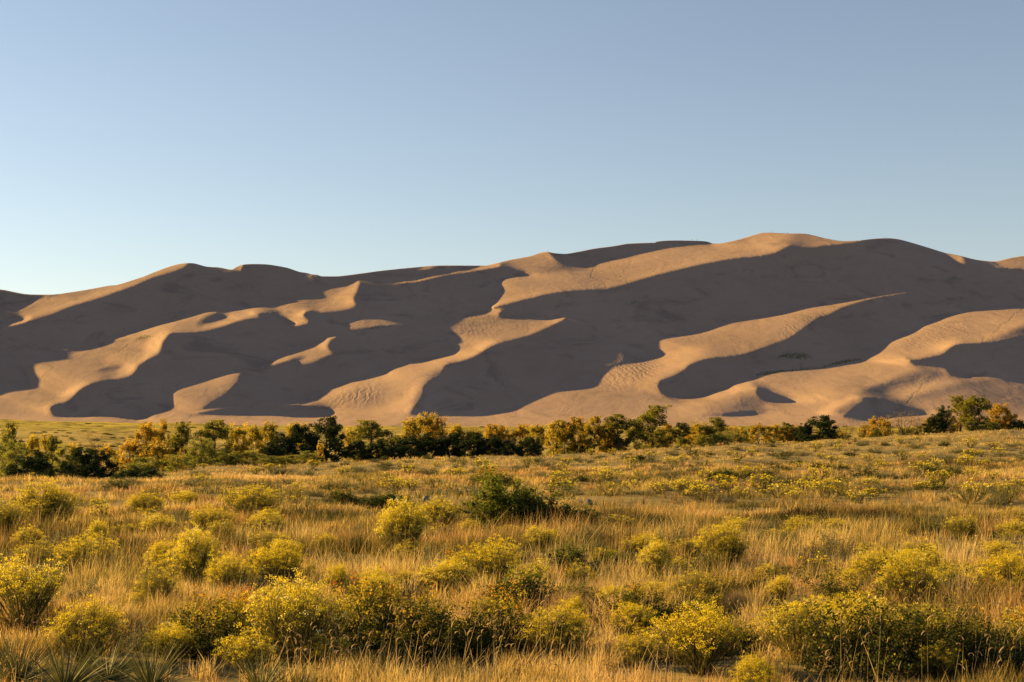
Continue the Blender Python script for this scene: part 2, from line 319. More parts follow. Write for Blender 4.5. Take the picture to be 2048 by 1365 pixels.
def solve(T, GA, GB, da, rho, outer, inner, BT, lam, verbose=False, castfrom=3, ctl=None):
    nv, nu = T.shape
    Tc = .25 * (T[1:, 1:] + T[1:, :-1] + T[:-1, 1:] + T[:-1, :-1])
    shade = np.clip((.30 - Tc) / .25, 0, 1); lit = 1 - shade
    It = ITF * Tc**1.4
    A2 = .5 * (GA[1:] + GA[:-1])[None, :]; B2 = .5 * (GB[1:] + GB[:-1])[:, None]
    Bc = .5 * (BT[1:] + BT[:-1])[:, None] * np.ones((1, nu - 1))
    k = np.arange(nu); q = np.arange(nv)
    la = (2 - 2 * np.cos(np.pi * k / nu)) / da**2; lb = (2 - 2 * np.cos(np.pi * q / nv)) / da**2
    footw = np.where(GB < (VH - 850) / FPX, 1.0, 0.0)[:, None] * lam['foot'] / da**2
    Da_ = lambda X: avr((X[:, 1:] - X[:, :-1]) / da)
    Db_ = lambda X: avc((X[:-1] - X[1:]) / da)
    def DaT_(Y):
        Z = avrT(Y); o = np.zeros((nv, nu)); o[:, 1:] += Z; o[:, :-1] -= Z; return o / da
    def DbT_(Y):
        Z = avcT(Y); o = np.zeros((nv, nu)); o[:-1] += Z; o[1:] -= Z; return o / da
    def Lap(X):
        o = np.zeros_like(X); o[:, 1:-1] += X[:, 2:] - 2 * X[:, 1:-1] + X[:, :-2]; o[1:-1] += X[2:] - 2 * X[1:-1] + X[:-2]; return o
    def LapT(Y):
        o = np.zeros_like(Y); Z = Y[:, 1:-1]; o[:, 2:] += Z; o[:, 1:-1] -= 2 * Z; o[:, :-2] += Z
        Z = Y[1:-1]; o[2:] += Z; o[1:-1] -= 2 * Z; o[:-2] += Z; return o
    def dct_solve(Rr, wa, wb, w0):
        E = np.concatenate([Rr, Rr[::-1]], 0); E = np.concatenate([E, E[:, ::-1]], 1)
        F = np.fft.rfft2(E)
        LA = (2 - 2 * np.cos(2 * np.pi * np.arange(F.shape[1]) / (2 * nu))) / da**2
        LB = (2 - 2 * np.cos(2 * np.pi * np.arange(2 * nv) / (2 * nv))) / da**2
        den = wa * LA[None] + wb * LB[:, None] + w0 + lam['sm'] / da**2 * 0 + lam['sm'] * (LA[None] + LB[:, None])**2 * da**2
        return np.fft.irfft2(F / den, s=E.shape)[:nv, :nu]
    lo = lam['lo'] - FOLD(.5 * (GA[1:] + GA[:-1]), .5 * (GB[1:] + GB[:-1]))
    if ctl is None: ctl = lo.copy()
    e_ = np.zeros_like(T); e_[:, 1:-1] += np.abs(T[:, 2:] - T[:, :-2]); e_[1:-1] += np.abs(T[2:] - T[:-2])
    for _ in range(2): e_[1:-1, 1:-1] = np.maximum.reduce([e_[1:-1, 1:-1], e_[2:, 1:-1], e_[:-2, 1:-1], e_[1:-1, 2:], e_[1:-1, :-2]])
    smw = lam['sm'] / da**2 * np.where(e_ > .25, .18, np.where(T < .15, 3.0, 1.0))
    wp = 0.0; tp = 0.0
    for it in range(outer):
        pa, pb = Da_(rho), Db_(rho)
        g = 1 + A2 * pa + B2 * pb
        N = np.sqrt(pa**2 + g**2 + pb**2)
        I = (-c1 * pa - c2 * g + s1 * pb) / N
        # shaded cells turn from the sun, or lie in the shadow another slope throws
        if it >= castfrom:
            cm0 = cast_margin(rho, GA, GB, da); wp = np.where((cm0 > 0) & (T > .3), lam['pull'] / da**2, 0.0); tp = rho - 1.15 * np.clip(cm0, 0, .06); cm = cm0; cm = .25 * (cm[1:, 1:] + cm[1:, :-1] + cm[:-1, 1:] + cm[:-1, :-1])
            ctl = np.clip(ctl + np.where(cm > lam['cm'], lam['up'], np.where(cm < lam['cm'] * .5, -lam['dn'], -.0)), lo - .08, .16)
            for _ in range(lam['bl'] * lam['h']): ctl[1:-1, 1:-1] = .5 * ctl[1:-1, 1:-1] + .125 * (ctl[2:, 1:-1] + ctl[:-2, 1:-1] + ctl[1:-1, 2:] + ctl[1:-1, :-2])
            if verbose: print('   cast on lit', (cm > .002)[shade < .5].mean(), 'sun in shade', ((cm < .0) & (I > 0.0))[shade > .5].mean())
        tgt = np.where(shade > .5, ctl, It)
        wI = np.where(shade > .5, np.where(ctl > 0, lam['wp'], np.where(I > ctl, 11.0, 0.8)), 3.5)
        # linearise with N fixed
        ka = (-c1 - c2 * A2); kb = (s1 - c2 * B2); k0 = -c2
        S = 4.0 / N
        wlow = np.where(pb < 1.7, lam['low'], 0.0)
        wst = np.where(np.abs(pa) > 2.6, .6, lam['a'])
        def Aop(X):
            xa, xb = Da_(X), Db_(X)
            y = wI * S * S * (ka * xa + kb * xb)
            return DaT_(ka * y + wst * xa) + DbT_(kb * y + (lam['b'] + wlow) * xb) + footw * X + wp * X + LapT(smw * Lap(X))
        y = wI * S * (4 * tgt - S * k0)
        rhs = DaT_(ka * y) + DbT_(kb * y + lam['b'] * Bc + wlow * 1.9) + footw * math.log(FOOT) + wp * tp
        X = rho.copy(); r = rhs - Aop(X)
        wa = 3 * c1 * c1 * .8 + .1; wb = .3 + lam['b']
        z = dct_solve(r, wa, wb, 200.); p = z.copy(); rz = (r * z).sum()
        for j in range(inner):
            Ap = Aop(p); al = rz / (p * Ap).sum(); X += al * p; r -= al * Ap
            z = dct_solve(r, wa, wb, 200.); rz2 = (r * z).sum(); p = z + rz2 / rz * p; rz = rz2
        rho = .3 * rho + .7 * X if it < outer - 1 else X
        if verbose: print(it, 'err lit', np.abs(I - It)[shade < .5].mean(), 'bad shade', (I > 0)[shade > .5].mean(), 'pb', pb.min(), pb.mean(), np.percentile(pa, [5, 95]), time.time() - T0)
    return rho, ctl
ITF = .60
LAM = dict(b=.08, a=.01, low=4.0, sm=.25, foot=.02, cm=.004, lo=-.02, up=.05, dn=.08, wp=2.5, bl=3, h=1, pull=.0005, no=5, u2=.016, d2=.25)
def Bprof(GV):
    return np.where(GV > 832, 12.0, 3.7)
def solve_dunes(verbose=False):
    h = 2
    Tl = T[: NV // h * h, : NU // h * h].reshape(NV // h, h, NU // h, h).mean((1, 3))
    gu = GU[: NU // h * h].reshape(-1, h).mean(1); gv = GV[: NV // h * h].reshape(-1, h).mean(1)
    r0 = math.log(FOOT) + np.cumsum(Bprof(gv)[::-1])[::-1][:, None] * (GS * h / FPX) * np.ones((1, len(gu)))
    rc, ctl = solve(Tl, (gu - UC) / FPX, (VH - gv) / FPX, GS * h / FPX, r0, 26, 20, Bprof(gv), LAM, verbose, 3)
    # to the fine grid
    xi = np.clip((GU - gu[0]) / (GS * h), 0, len(gu) - 1.001); yi = np.clip((GV - gv[0]) / (GS * h), 0, len(gv) - 1.001)
    x0 = xi.astype(int); y0 = yi.astype(int); fx = (xi - x0)[None]; fy = (yi - y0)[:, None]
    up = (rc[y0][:, x0] * (1 - fx) + rc[y0][:, x0 + 1] * fx) * (1 - fy) + (rc[y0 + 1][:, x0] * (1 - fx) + rc[y0 + 1][:, x0 + 1] * fx) * fy
    LAM['h'] = 2
    yc = np.clip((GV[:-1] - gv[0]) / (GS * h), 0, ctl.shape[0] - 1).astype(int); xc = np.clip((GU[:-1] - gu[0]) / (GS * h), 0, ctl.shape[1] - 1).astype(int)
    return solve(T, GA, GB, DA, up, LAM['no'], 16, Bprof(GV), dict(LAM, up=LAM['u2'], dn=LAM['d2']), verbose, 0, ctl[yc][:, xc])[0]
RHO = solve_dunes()
print('dunes solved', time.time() - T0)
SKY = spline(pts("A -1700,230 -900,190 0,238 200,275 400,280 480,274 700,240 880,207 940,202 1140,139 1300,76 1420,38 1500,27 1560,29 B 450,54 560,62 655,79 700,55 748,39 820,34 950,38 1100,64 1200,97 1250,104 1300,117 1340,120 1370,131 C 165,201 300,200 650,155 1000,122 1100,119 1390,120 D 90,184 250,145 400,117 480,91 525,87 560,95 650,101 750,85 850,65 1000,45 1100,28 1300,20 E 0,124 150,120 250,107 350,104 450,106 540,111 592,125 650,122 750,100 850,71 920,53 1090,58 1190,59 1240,67 1332,90 F 120,108 240,104 330,93 430,89 500,97 600,124 700,154 800,185 900,205 1000,230 1100,243 1150,243 1230,224 1332,207 1700,190 2800,330"), closed=False)
def sky_row(u): return np.interp(u, SKY[:, 0], SKY[:, 1])
def rho_at(u, v):
    x = np.clip((u - GU[0]) / GS, 0, NU - 1.001); y = np.clip((v - GV[0]) / GS, 0, NV - 1.001)
    x0 = x.astype(int); y0 = y.astype(int); fx = x - x0; fy = y - y0
    return (RHO[y0, x0] * (1 - fx) + RHO[y0, x0 + 1] * fx) * (1 - fy) + (RHO[y0 + 1, x0] * (1 - fx) + RHO[y0 + 1, x0 + 1] * fx) * fy
def dune_pt(u, v):
    u = np.asarray(u, float); v = np.asarray(v, float)
    D = np.exp(rho_at(u, v)); return np.stack([D * (u - UC) / FPX, D, EYE + D * (VH - v) / FPX], -1)
def build_dunes():
    U = np.arange(GU[0] + 2, GU[-1] - 2, 2.0); nr = 232
    t = np.linspace(0, 1, nr)[:, None]
    top = sky_row(U)[None]; V = 858.0 + (top - 858.0) * t
    P = dune_pt(np.broadcast_to(U[None], V.shape), V)
    # the far side of the field falls away behind the skyline
    last = P[-1]; rows = []
    dn = last.copy()
    for k in range(26):
        st = 14.0 + 6 * k; q = dn.copy(); q[:, 1] += st; q[:, 0] += st * (U - UC) / FPX
        q[:, 2] = np.maximum(dn[:, 2] - st * (0.06 + .02 * min(k, 12)), -30); rows.append(q); dn = q
    P = np.concatenate([P, np.array(rows)], 0)
    # aprons in front and at both sides run under the plain
    f = P[0].copy(); f[:, 1] -= 60; f[:, 2] = -14; P = np.concatenate([f[None], P], 0)
    P[:, 0, 2] = P[:, 1, 2] - 2
    nrow, ncol = P.shape[:2]
    idx = np.arange(nrow * ncol).reshape(nrow, ncol)
    q = np.stack([idx[:-1, :-1], idx[:-1, 1:], idx[1:, 1:], idx[1:, :-1]], -1).reshape(-1, 4)
    veg = np.zeros((nrow, ncol), np.float32)
    uu = np.broadcast_to(U[None], (nr, len(U)))
    def spot(poly, soft, amp):
        m = gauss(raster(spline(pts(poly))), soft)
        x = ((uu - GU[0]) / GS).astype(int); y = np.clip(((V - GV[0]) / GS).astype(int), 0, NV - 1)
        veg[1:1 + nr] += amp * m[y, x]
    spot("E 1000,870 1060,845 1190,845 1260,880 1190,895 1010,885", 3, .8)
    spot("E 860,1010 900,980 1100,955 1332,940 1332,955 1100,975 900,1005", 2, .9)
    spot("F 0,935 100,900 240,885 260,900 120,925 0,950", 2, .9)
    spot("A 1060,635 1150,600 1250,605 1340,580 1350,590 1230,620 1100,645", 2, .9)
    spot("C 390,600 500,585 600,572 750,568 700,580 420,610", 2, .8)
    spot("A -400,690 0,690 340,660 350,700 0,735 -400,735", 5, .6)
    spot("A 390,665 500,640 660,625 640,645 400,680", 3, .45)
    spot("E 1040,740 1150,700 1250,640 1332,600 1332,660 1150,780", 6, .35)
    spot("C 640,380 800,480 830,560 740,470", 6, .35)
    spot("D 380,920 560,900 480,980 400,1000", 6, .35)
    rip = np.zeros((nrow, ncol), np.float32)
    def rspot(poly, soft, amp):
        m = gauss(raster(spline(pts(poly))), soft)
        x = ((uu - GU[0]) / GS).astype(int); y = np.clip(((V - GV[0]) / GS).astype(int), 0, NV - 1)
        rip[1:1 + nr] = np.maximum(rip[1:1 + nr], amp * m[y, x])
    rspot("C 200,1150 350,1090 540,1050 640,1080 560,1130 350,1170", 9, .75)
    rspot("D 780,1030 900,960 1150,870 1350,860 1330,940 1100,1030 900,1040", 12, .6)
    rspot("E 0,940 150,870 260,930 100,1040 0,1060", 12, .6)
    rspot("C 1150,560 1450,470 1517,480 1500,640 1250,720 1120,640", 10, .2)
    rspot("F 460,750 700,650 1000,660 1060,760 850,800 560,830", 10, .3)
    rspot("F 560,1150 700,980 820,960 1000,1020 1150,1020 1250,1120 900,1090", 10, .15)
    rspot("E 1020,640 1200,560 1332,520 F 250,520 200,600 0,700 E 1332,720 1050,800", 10, .25)
    trk = np.zeros((nrow, ncol), np.float32)
    for tl in ("D 878,190 850,215 832,262 880,285 925,305 945,345", "D 1050,262 1085,280 1100,312", "F 750,655 850,680 950,712 1030,730 1068,745 1060,772", "F 1332,560 1265,600 1235,640 1180,665 1165,700 1130,720",
               "F 560,1180 590,1150 600,1120 640,1100 655,1060", "A 290,815 380,840 435,860 340,940", "A 920,745 980,720 1030,690"):
        L = spline(pts(tl), closed=False, n=12); L = L + np.random.RandomState(len(tl)).normal(0, .9, L.shape)
        dmin = np.full((nr, len(U)), 1e9)
        for p_ in L:
            j0 = int((p_[0] - U[0]) / 2); sl_ = slice(max(0, j0 - 6), j0 + 7)
            dmin[:, sl_] = np.minimum(dmin[:, sl_], np.hypot(uu[:, sl_] - p_[0], (V[:, sl_] - p_[1]) * 1.3))
        trk[1:1 + nr] = np.maximum(trk[1:1 + nr], np.clip(1.6 - dmin / 1.6, 0, 1))
    o = mesh_np('dunes', P.reshape(-1, 3), quads=q, smooth=True, mat=sand_mat(), attrs={'veg': veg.ravel(), 'rip': rip.ravel(), 'trk': trk.ravel()})
    tag(o, 'great tan sand dunes with long shaded slip faces filling the skyline', 'dunes', kind='structure')
def sand_mat():
    s = NT('dune_sand'); p = s.pos(); pv = s.pos((1, .55, 1.3))
    n1 = s.noise(pv, .012, 5, .6); n2 = s.noise(pv, .11, 5, .65); n3 = s.noise(p, .9, 4, .6)
    col = s.ramp(s.math('ADD', s.math('MULTIPLY', n1, .65), s.math('MULTIPLY', n2, .35)),
                 [(.32, (.302, .200, .148)), (.5, (.342, .228, .168)), (.7, (.380, .255, .188))])
    # dark mineral grains gathered in long streaks, and trodden tracks
    st = s.noise(s.pos((.6, .18, 1.4)), .035, 6, .68, 1.2)
    sm = s.ramp(st, [(.54, 0.0), (.66, 1.0)])
    col = s.mix(s.math('MULTIPLY', sm, .42), col, (.15, .115, .095))
    col = s.mix(s.math('MULTIPLY', s.attr('trk'), .32), col, (.19, .13, .09))
    # scrubby plants rooted in the hollows
    vn = s.noise(s.pos((1, .4, 1.6)), .55, 5, .75)
    vm = s.math('GREATER_THAN', s.math('ADD', vn, s.math('MULTIPLY', s.attr('veg'), .34)), .74)
    col = s.mix(vm, col, (.14, .115, .055))
    # wind ripples and trampled patches
    wv = s.n('ShaderNodeTexWave', bands_direction='DIAGONAL'); wv.inputs['Scale'].default_value = .13
    wv.inputs['Distortion'].default_value = 7; wv.inputs['Detail'].default_value = 3; wv.inputs['Detail Scale'].default_value = 1.3
    s.l(s.pos((1, .5, -1.2)), wv.inputs[0])
    h = s.math('MULTIPLY', s.math('MULTIPLY', wv.outputs['Fac'], s.math('MULTIPLY', s.attr('rip'), s.noise(p, .05, 3, .6))), 1.5)
    h = s.math('ADD', h, s.math('MULTIPLY', n2, .55)); h = s.math('ADD', h, s.math('MULTIPLY', n3, .2))
    h = s.math('ADD', h, s.math('MULTIPLY', s.noise(s.pos((1, .25, 2.0)), .045, 4, .55, .8), 1.6))
    h = s.math('ADD', h, s.math('MULTIPLY', vm, .6)); h = s.math('SUBTRACT', h, s.math('MULTIPLY', s.attr('trk'), .2))
    return s.bsdf(col, .95, .05, h, .55, 1.0)
build_dunes(); print('dunes mesh', time.time() - T0)
# ================================================================== GROUND
GD = np.array([0, 12.6, 19.6, 28.7, 37.8, 54, 75, 100, 130, 165, 200, 240, 300, 450, 960, 9000.])
_n = [-2.45, -2.45, -2.59, -2.77, -2.98]; _f = [-9.2, -9.2, -9.2]
GT = {0:    _n + [-3.24, -3.60, -5.6, -7.1, -8.05, -8.6, -8.8, -9.0] + _f,
      230:  _n + [-3.28, -3.73, -5.2, -6.5, -7.5, -8.2, -8.6, -9.0] + _f,
      450:  _n + [-3.32, -3.75, -4.47, -5.3, -6.2, -7.8, -8.6, -9.0] + _f,
      1024: _n + [-3.32, -3.58, -4.04, -4.58, -5.26, -6.9, -8.4, -8.9] + _f,
      1500: _n + [-3.30, -3.38, -3.65, -3.80, -4.03, -4.5, -5.9, -8.5] + _f,
      2048: _n + [-3.13, -3.13, -3.08, -2.82, -2.64, -2.7, -4.2, -8.0] + _f}
GUs = np.array(sorted(GT)); GTT = np.array([GT[k] for k in GUs])
_rs = np.random.RandomState(3); WV = [(_rs.uniform(.25, 1.1), _rs.uniform(0, 6.28), _rs.uniform(0, 6.28)) for _ in range(9)]
def gz(x, y):
    x = np.asarray(x, float); y = np.asarray(y, float); d = np.hypot(x, y); dd = np.maximum(np.where(y > .3 * np.abs(x), y, d), 0)
    u = np.clip(UC + FPX * x / np.maximum(y, 1e-3), -200, 2300); u = np.where(y > .3 * np.abs(x), u, np.where(x > 0, 2300, -200))
    # smooth interpolation in log distance, linear-smooth across
    ld = np.log(dd + 6); lg = np.log(GD + 6)
    i = np.clip(np.searchsorted(lg, ld) - 1, 0, len(lg) - 2); f = np.clip((ld - lg[i]) / (lg[i + 1] - lg[i]), 0, 1)
    uc = np.clip(u, 0, 2048); j = np.clip(np.searchsorted(GUs, uc) - 1, 0, len(GUs) - 2); g = (uc - GUs[j]) / (GUs[j + 1] - GUs[j]); g = g * g * (3 - 2 * g)
    def cr(k):
        a = GTT[k]
        p0 = a[np.arange(len(k)), np.maximum(i.ravel() - 1, 0)] if 0 else None
        return a
    def val(k):
        kk = k.ravel(); ii = i.ravel(); ff = f.ravel()
        p0 = GTT[kk, np.maximum(ii - 1, 0)]; p1 = GTT[kk, ii]; p2 = GTT[kk, ii + 1]; p3 = GTT[kk, np.minimum(ii + 2, len(GD) - 1)]
        r = .5 * (2 * p1 + (p2 - p0) * ff + (2 * p0 - 5 * p1 + 4 * p2 - p3) * ff**2 + (-p0 + 3 * p1 - 3 * p2 + p3) * ff**3)
        return r.reshape(k.shape)
    z = EYE + val(j) * (1 - g) + val(j + 1) * g
    n = 0
    for k, a, ph in WV: n = n + np.sin(k * (x * math.cos(a) + y * math.sin(a)) + ph)
    amp = np.clip((d - 4) / 20, 0, 1) * .028 * np.clip(1 + (d - 60) / 60, 1, 2.2) * np.clip((400 - d) / 150, 0.15, 1)
    z = z + n * amp
    # the low green rise at the foot of the dunes on the left, and gentle swells of the plain
    z = z + 6.0 * np.exp(-((x + 400) / 170)**2 - ((y - 880) / 90)**2)
    z = z + np.clip((y - 240) / 60, 0, 1) * np.clip((930 - y) / 40, 0, 1) * .35 * (np.sin(x * .05 + y * .021) + np.sin(y * .06 - x * .02 + 1) + np.sin(x * .11 - y * .03))
    return z
_D = np.exp(np.linspace(math.log(5), math.log(900), 1600))
def at(u, v):
    """the ground point seen in the survey at column u, row v"""
    x = _D * (u - UC) / FPX; z = gz(x, _D) - EYE; vv = VH - z / _D * FPX
    k = np.where(vv <= v)[0]; k = k[0] if len(k) else len(_D) - 1
    return float(x[k]), float(_D[k]), float(z[k] + EYE)
def ground_mat():
    s = NT('dry_meadow_soil'); p = s.pos()
    n1 = s.noise(p, .05, 4, .6); n2 = s.noise(p, .6, 5, .65); n3 = s.noise(p, 5, 4, .6)
    near = s.ramp(s.math('ADD', s.math('MULTIPLY', n2, .6), s.math('MULTIPLY', n3, .4)),
                  [(.35, (.10, .075, .03)), (.5, (.20, .15, .06)), (.65, (.28, .21, .085))])
    pf = s.noise(p, .09, 6, .7); pg = s.noise(s.pos((.6, .5, 1)), .012, 4, .6)
    plain = s.ramp(s.math('ADD', s.math('MULTIPLY', pf, .55), s.math('MULTIPLY', pg, .45)),
                   [(.38, (.06, .055, .018)), (.45, (.17, .13, .03)), (.52, (.31, .225, .06)), (.62, (.44, .31, .11))])
    g = s.n('ShaderNodeSeparateXYZ'); s.l(p, g.inputs[0])
    mr = s.n('ShaderNodeMapRange'); mr.inputs[1].default_value = 230; mr.inputs[2].default_value = 290; s.l(g.outputs[1], mr.inputs[0])
    col = s.mix(mr.outputs[0], near, plain)
    # bright green sward along the outer creek and the sandy creek bed before the dunes
    mg = s.n('ShaderNodeMapRange'); mg.inputs[1].default_value = 690; mg.inputs[2].default_value = 900
    s.l(s.math('ADD', g.outputs[1], s.math('MULTIPLY', pg, 120)), mg.inputs[0])
    grn = s.ramp(pf, [(.38, (.11, .10, .02)), (.48, (.29, .215, .03)), (.6, (.43, .32, .05))])
    col = s.mix(mg.outputs[0], col, grn)
    ms = s.n('ShaderNodeMapRange'); ms.inputs[1].default_value = 925; ms.inputs[2].default_value = 960
    s.l(s.math('ADD', g.outputs[1], s.math('MULTIPLY', pg, 60)), ms.inputs[0])
    col = s.mix(ms.outputs[0], col, (.33, .222, .165))
    h = s.math('ADD', s.math('MULTIPLY', n2, .12), s.math('MULTIPLY', n3, .03))
    h = s.math('ADD', h, s.math('MULTIPLY', s.math('MULTIPLY', pf, mr.outputs[0]), 2.0))
    return s.bsdf(col, .95, .05, h, .8, 1.0)
def build_ground():
    fr = np.radians(np.linspace(-26, 26, 420)); bk = np.radians(np.linspace(26, 334, 90))[1:-1]
    th = np.concatenate([fr, bk]); r = np.concatenate([[.6], np.exp(np.linspace(math.log(1.5), math.log(9500), 330))])
    X = r[:, None] * np.sin(th)[None]; Y = r[:, None] * np.cos(th)[None]; Z = gz(X, Y)
    V = np.stack([X, Y, Z], -1).reshape(-1, 3); nr, nt_ = X.shape
    V = np.concatenate([V, [[0, 0, float(gz(0, .01))]]])
    idx = np.arange(nr * nt_).reshape(nr, nt_); ix = np.concatenate([idx, idx[:, :1]], 1)
    q = np.stack([ix[:-1, 1:], ix[:-1, :-1], ix[1:, :-1], ix[1:, 1:]], -1).reshape(-1, 4)
    t = np.stack([ix[0, :-1], ix[0, 1:], np.full(nt_, len(V) - 1)], -1)
    tag(mesh_np('ground', V, quads=q, tris=t, smooth=True, mat=ground_mat()), 'dry meadow ground and grassy plain running to the foot of the dunes', 'ground', kind='structure')
build_ground(); print('ground', time.time() - T0)
# ================================================================== PLANTS
rs = np.random.RandomState(11)
def blades(base, tip, bend, wid, rs, side=None, seg=3):
    """thin tapering strips from base to tip, bowed by bend; returns verts, quads, tris, per-vertex height fraction"""
    n = len(base); d = tip - base; L = np.linalg.norm(d, axis=1, keepdims=True) + 1e-9
    if side is None:
        a = rs.uniform(0, np.pi * 2, n); side = np.stack([np.cos(a), np.sin(a), np.zeros(n)], -1)
    side = side - d * (side * d).sum(1, keepdims=True) / L**2
    side /= np.linalg.norm(side, axis=1, keepdims=True) + 1e-9
    wid = np.broadcast_to(np.asarray(wid, float), (n,))[:, None]
    V = []; H = []
    for k in range(seg + 1):
        t = k / seg; c = base + d * t + bend * (t * t); wk = wid * (1 - .75 * t**1.5) * .5
        if k < seg: V += [c - side * wk, c + side * wk]; H += [np.full(n, t)] * 2
        else: V += [c]; H += [np.full(n, t)]
    m = len(V); V = np.stack(V, 1).reshape(-1, 3); H = np.stack(H, 1).ravel(); o = (np.arange(n) * m)[:, None]
    q = [o + np.array([[2*k, 2*k+1, 2*k+3, 2*k+2]]) for k in range(seg - 1)]
    q = np.concatenate(q) if q else np.zeros((0, 4), int)
    t = o + np.array([[2*seg-2, 2*seg-1, 2*seg]])
    return V, q, t, H, m
def leaves(P, size, rs, nrm=None, asp=.6, flat=0.0):
    """small diamond-shaped leaf faces at points P"""
    n = len(P); a = rs.normal(size=(n, 3)); a[:, 2] *= (1 - flat); a /= np.linalg.norm(a, axis=1, keepdims=True) + 1e-9
    b = rs.normal(size=(n, 3)); b -= a * (a * b).sum(1, keepdims=True); b /= np.linalg.norm(b, axis=1, keepdims=True) + 1e-9
    s = np.broadcast_to(np.asarray(size, float), (n,))[:, None] * .5
    V = np.stack([P - a * s, P + b * s * asp, P + a * s, P - b * s * asp], 1).reshape(-1, 3)
    return V, (np.arange(n) * 4)[:, None] + np.arange(4)[None]
def cat(parts):
    """join (V, quads, tris, attr dict) sets"""
    Vs, Q, T_, A = [], [], [], {}; o = 0
    for V, q, t, at_ in parts:
        Vs.append(V)
        if q is not None and len(q): Q.append(q + o)
        if t is not None and len(t): T_.append(t + o)
        for k, v in at_.items(): A.setdefault(k, []).append(np.broadcast_to(v, (len(V),)))
        o += len(V)
    return np.concatenate(Vs), (np.concatenate(Q) if Q else None), (np.concatenate(T_) if T_ else None), {k: np.concatenate(v) for k, v in A.items()}
def tube(path, rad, nseg=6):
    path = np.asarray(path, float); n = len(path); rad = np.broadcast_to(rad, (n,)); V = []
    for i in range(n):
        d = path[min(i + 1, n - 1)] - path[max(i - 1, 0)]; d /= np.linalg.norm(d) + 1e-9
        u = np.cross(d, [0.3, .9, .1]); u /= np.linalg.norm(u) + 1e-9; v = np.cross(d, u)
        a = np.arange(nseg) / nseg * 2 * np.pi
        V.append(path[i] + rad[i] * (np.cos(a)[:, None] * u + np.sin(a)[:, None] * v))
    V = np.concatenate(V); q = []
    for i in range(n - 1):
        for k in range(nseg): q.append([i*nseg+k, i*nseg+(k+1)%nseg, (i+1)*nseg+(k+1)%nseg, (i+1)*nseg+k])
    return V, np.array(q), None, {}
def leaf_mat(name, stops, trans=.35, rough=.6, spec=.3, hue_noise=0.0, sat=1.0, objvar=True):
    """colour runs along 'tint', stored per leaf; each plant differs a little from the next"""
    s = NT(name); t = s.attr('tint')
    if objvar:
        oi = s.n('ShaderNodeObjectInfo').outputs['Random']
        t = s.math('ADD', t, s.math('MULTIPLY', s.math('SUBTRACT', oi, .5), .25), clamp=True)
    col = s.ramp(t, stops)
    hs = s.n('ShaderNodeHueSaturation'); hs.inputs['Value'].default_value = 1.5; s.l(col, hs.inputs['Color'])
    return s.bsdf(col, rough, spec, trans=trans, trcol=hs.outputs[0])
M = {}
def grass_mat():
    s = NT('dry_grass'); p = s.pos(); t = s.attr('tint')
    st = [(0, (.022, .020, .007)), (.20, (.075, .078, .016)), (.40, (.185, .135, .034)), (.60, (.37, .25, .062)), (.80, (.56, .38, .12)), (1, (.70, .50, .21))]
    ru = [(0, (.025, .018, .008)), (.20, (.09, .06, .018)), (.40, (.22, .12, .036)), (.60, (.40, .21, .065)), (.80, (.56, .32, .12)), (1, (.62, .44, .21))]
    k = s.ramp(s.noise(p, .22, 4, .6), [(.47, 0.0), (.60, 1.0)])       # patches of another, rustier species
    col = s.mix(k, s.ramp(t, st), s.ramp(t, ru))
    hs = s.n('ShaderNodeHueSaturation'); hs.inputs['Value'].default_value = 1.5; s.l(col, hs.inputs['Color'])
    return s.bsdf(col, .7, .15, trans=.38, trcol=hs.outputs[0])
M['grass'] = grass_mat()
M['seed'] = leaf_mat('grass_seed_heads', [(0, (.28, .18, .07)), (1, (.60, .44, .22))], .45, .7, .1, objvar=False)
M['pink'] = leaf_mat('pink_grass_haze', [(0, (.28, .20, .06)), (1, (.46, .31, .13))], .45, .8, .1)
M['rb_stem'] = leaf_mat('rabbitbrush_stem', [(0, (.045, .035, .015)), (.5, (.12, .10, .03)), (1, (.24, .20, .045))], .3, .7, .15)
M['rb_leaf'] = leaf_mat('rabbitbrush_leaf', [(0, (.045, .042, .012)), (.5, (.14, .12, .022)), (1, (.30, .23, .036))], .4, .65, .15)
M['rb_flower'] = leaf_mat('rabbitbrush_flower', [(0, (.40, .29, .014)), (.5, (.76, .55, .02)), (.85, (.90, .70, .05)), (1, (.86, .78, .36))], .35, .7, .1)
M['sage'] = leaf_mat('sagebrush_leaf', [(0, (.08, .08, .035)), (.5, (.16, .15, .06)), (1, (.27, .23, .11))], .25, .8, .1)
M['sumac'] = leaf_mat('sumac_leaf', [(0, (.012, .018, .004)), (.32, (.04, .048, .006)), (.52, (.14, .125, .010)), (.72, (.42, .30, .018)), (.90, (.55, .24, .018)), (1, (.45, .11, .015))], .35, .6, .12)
M['greenleaf'] = leaf_mat('green_bush_leaf', [(0, (.014, .022, .004)), (.5, (.045, .058, .008)), (1, (.16, .17, .015))], .3, .6, .1)
M['bark'] = leaf_mat('shrub_wood', [(0, (.05, .04, .025)), (1, (.20, .15, .09))], 0, .9, .1)
M['yucca'] = leaf_mat('yucca_blade', [(0, (.05, .055, .016)), (.6, (.15, .14, .04)), (1, (.42, .34, .14))], .15, .6, .15)
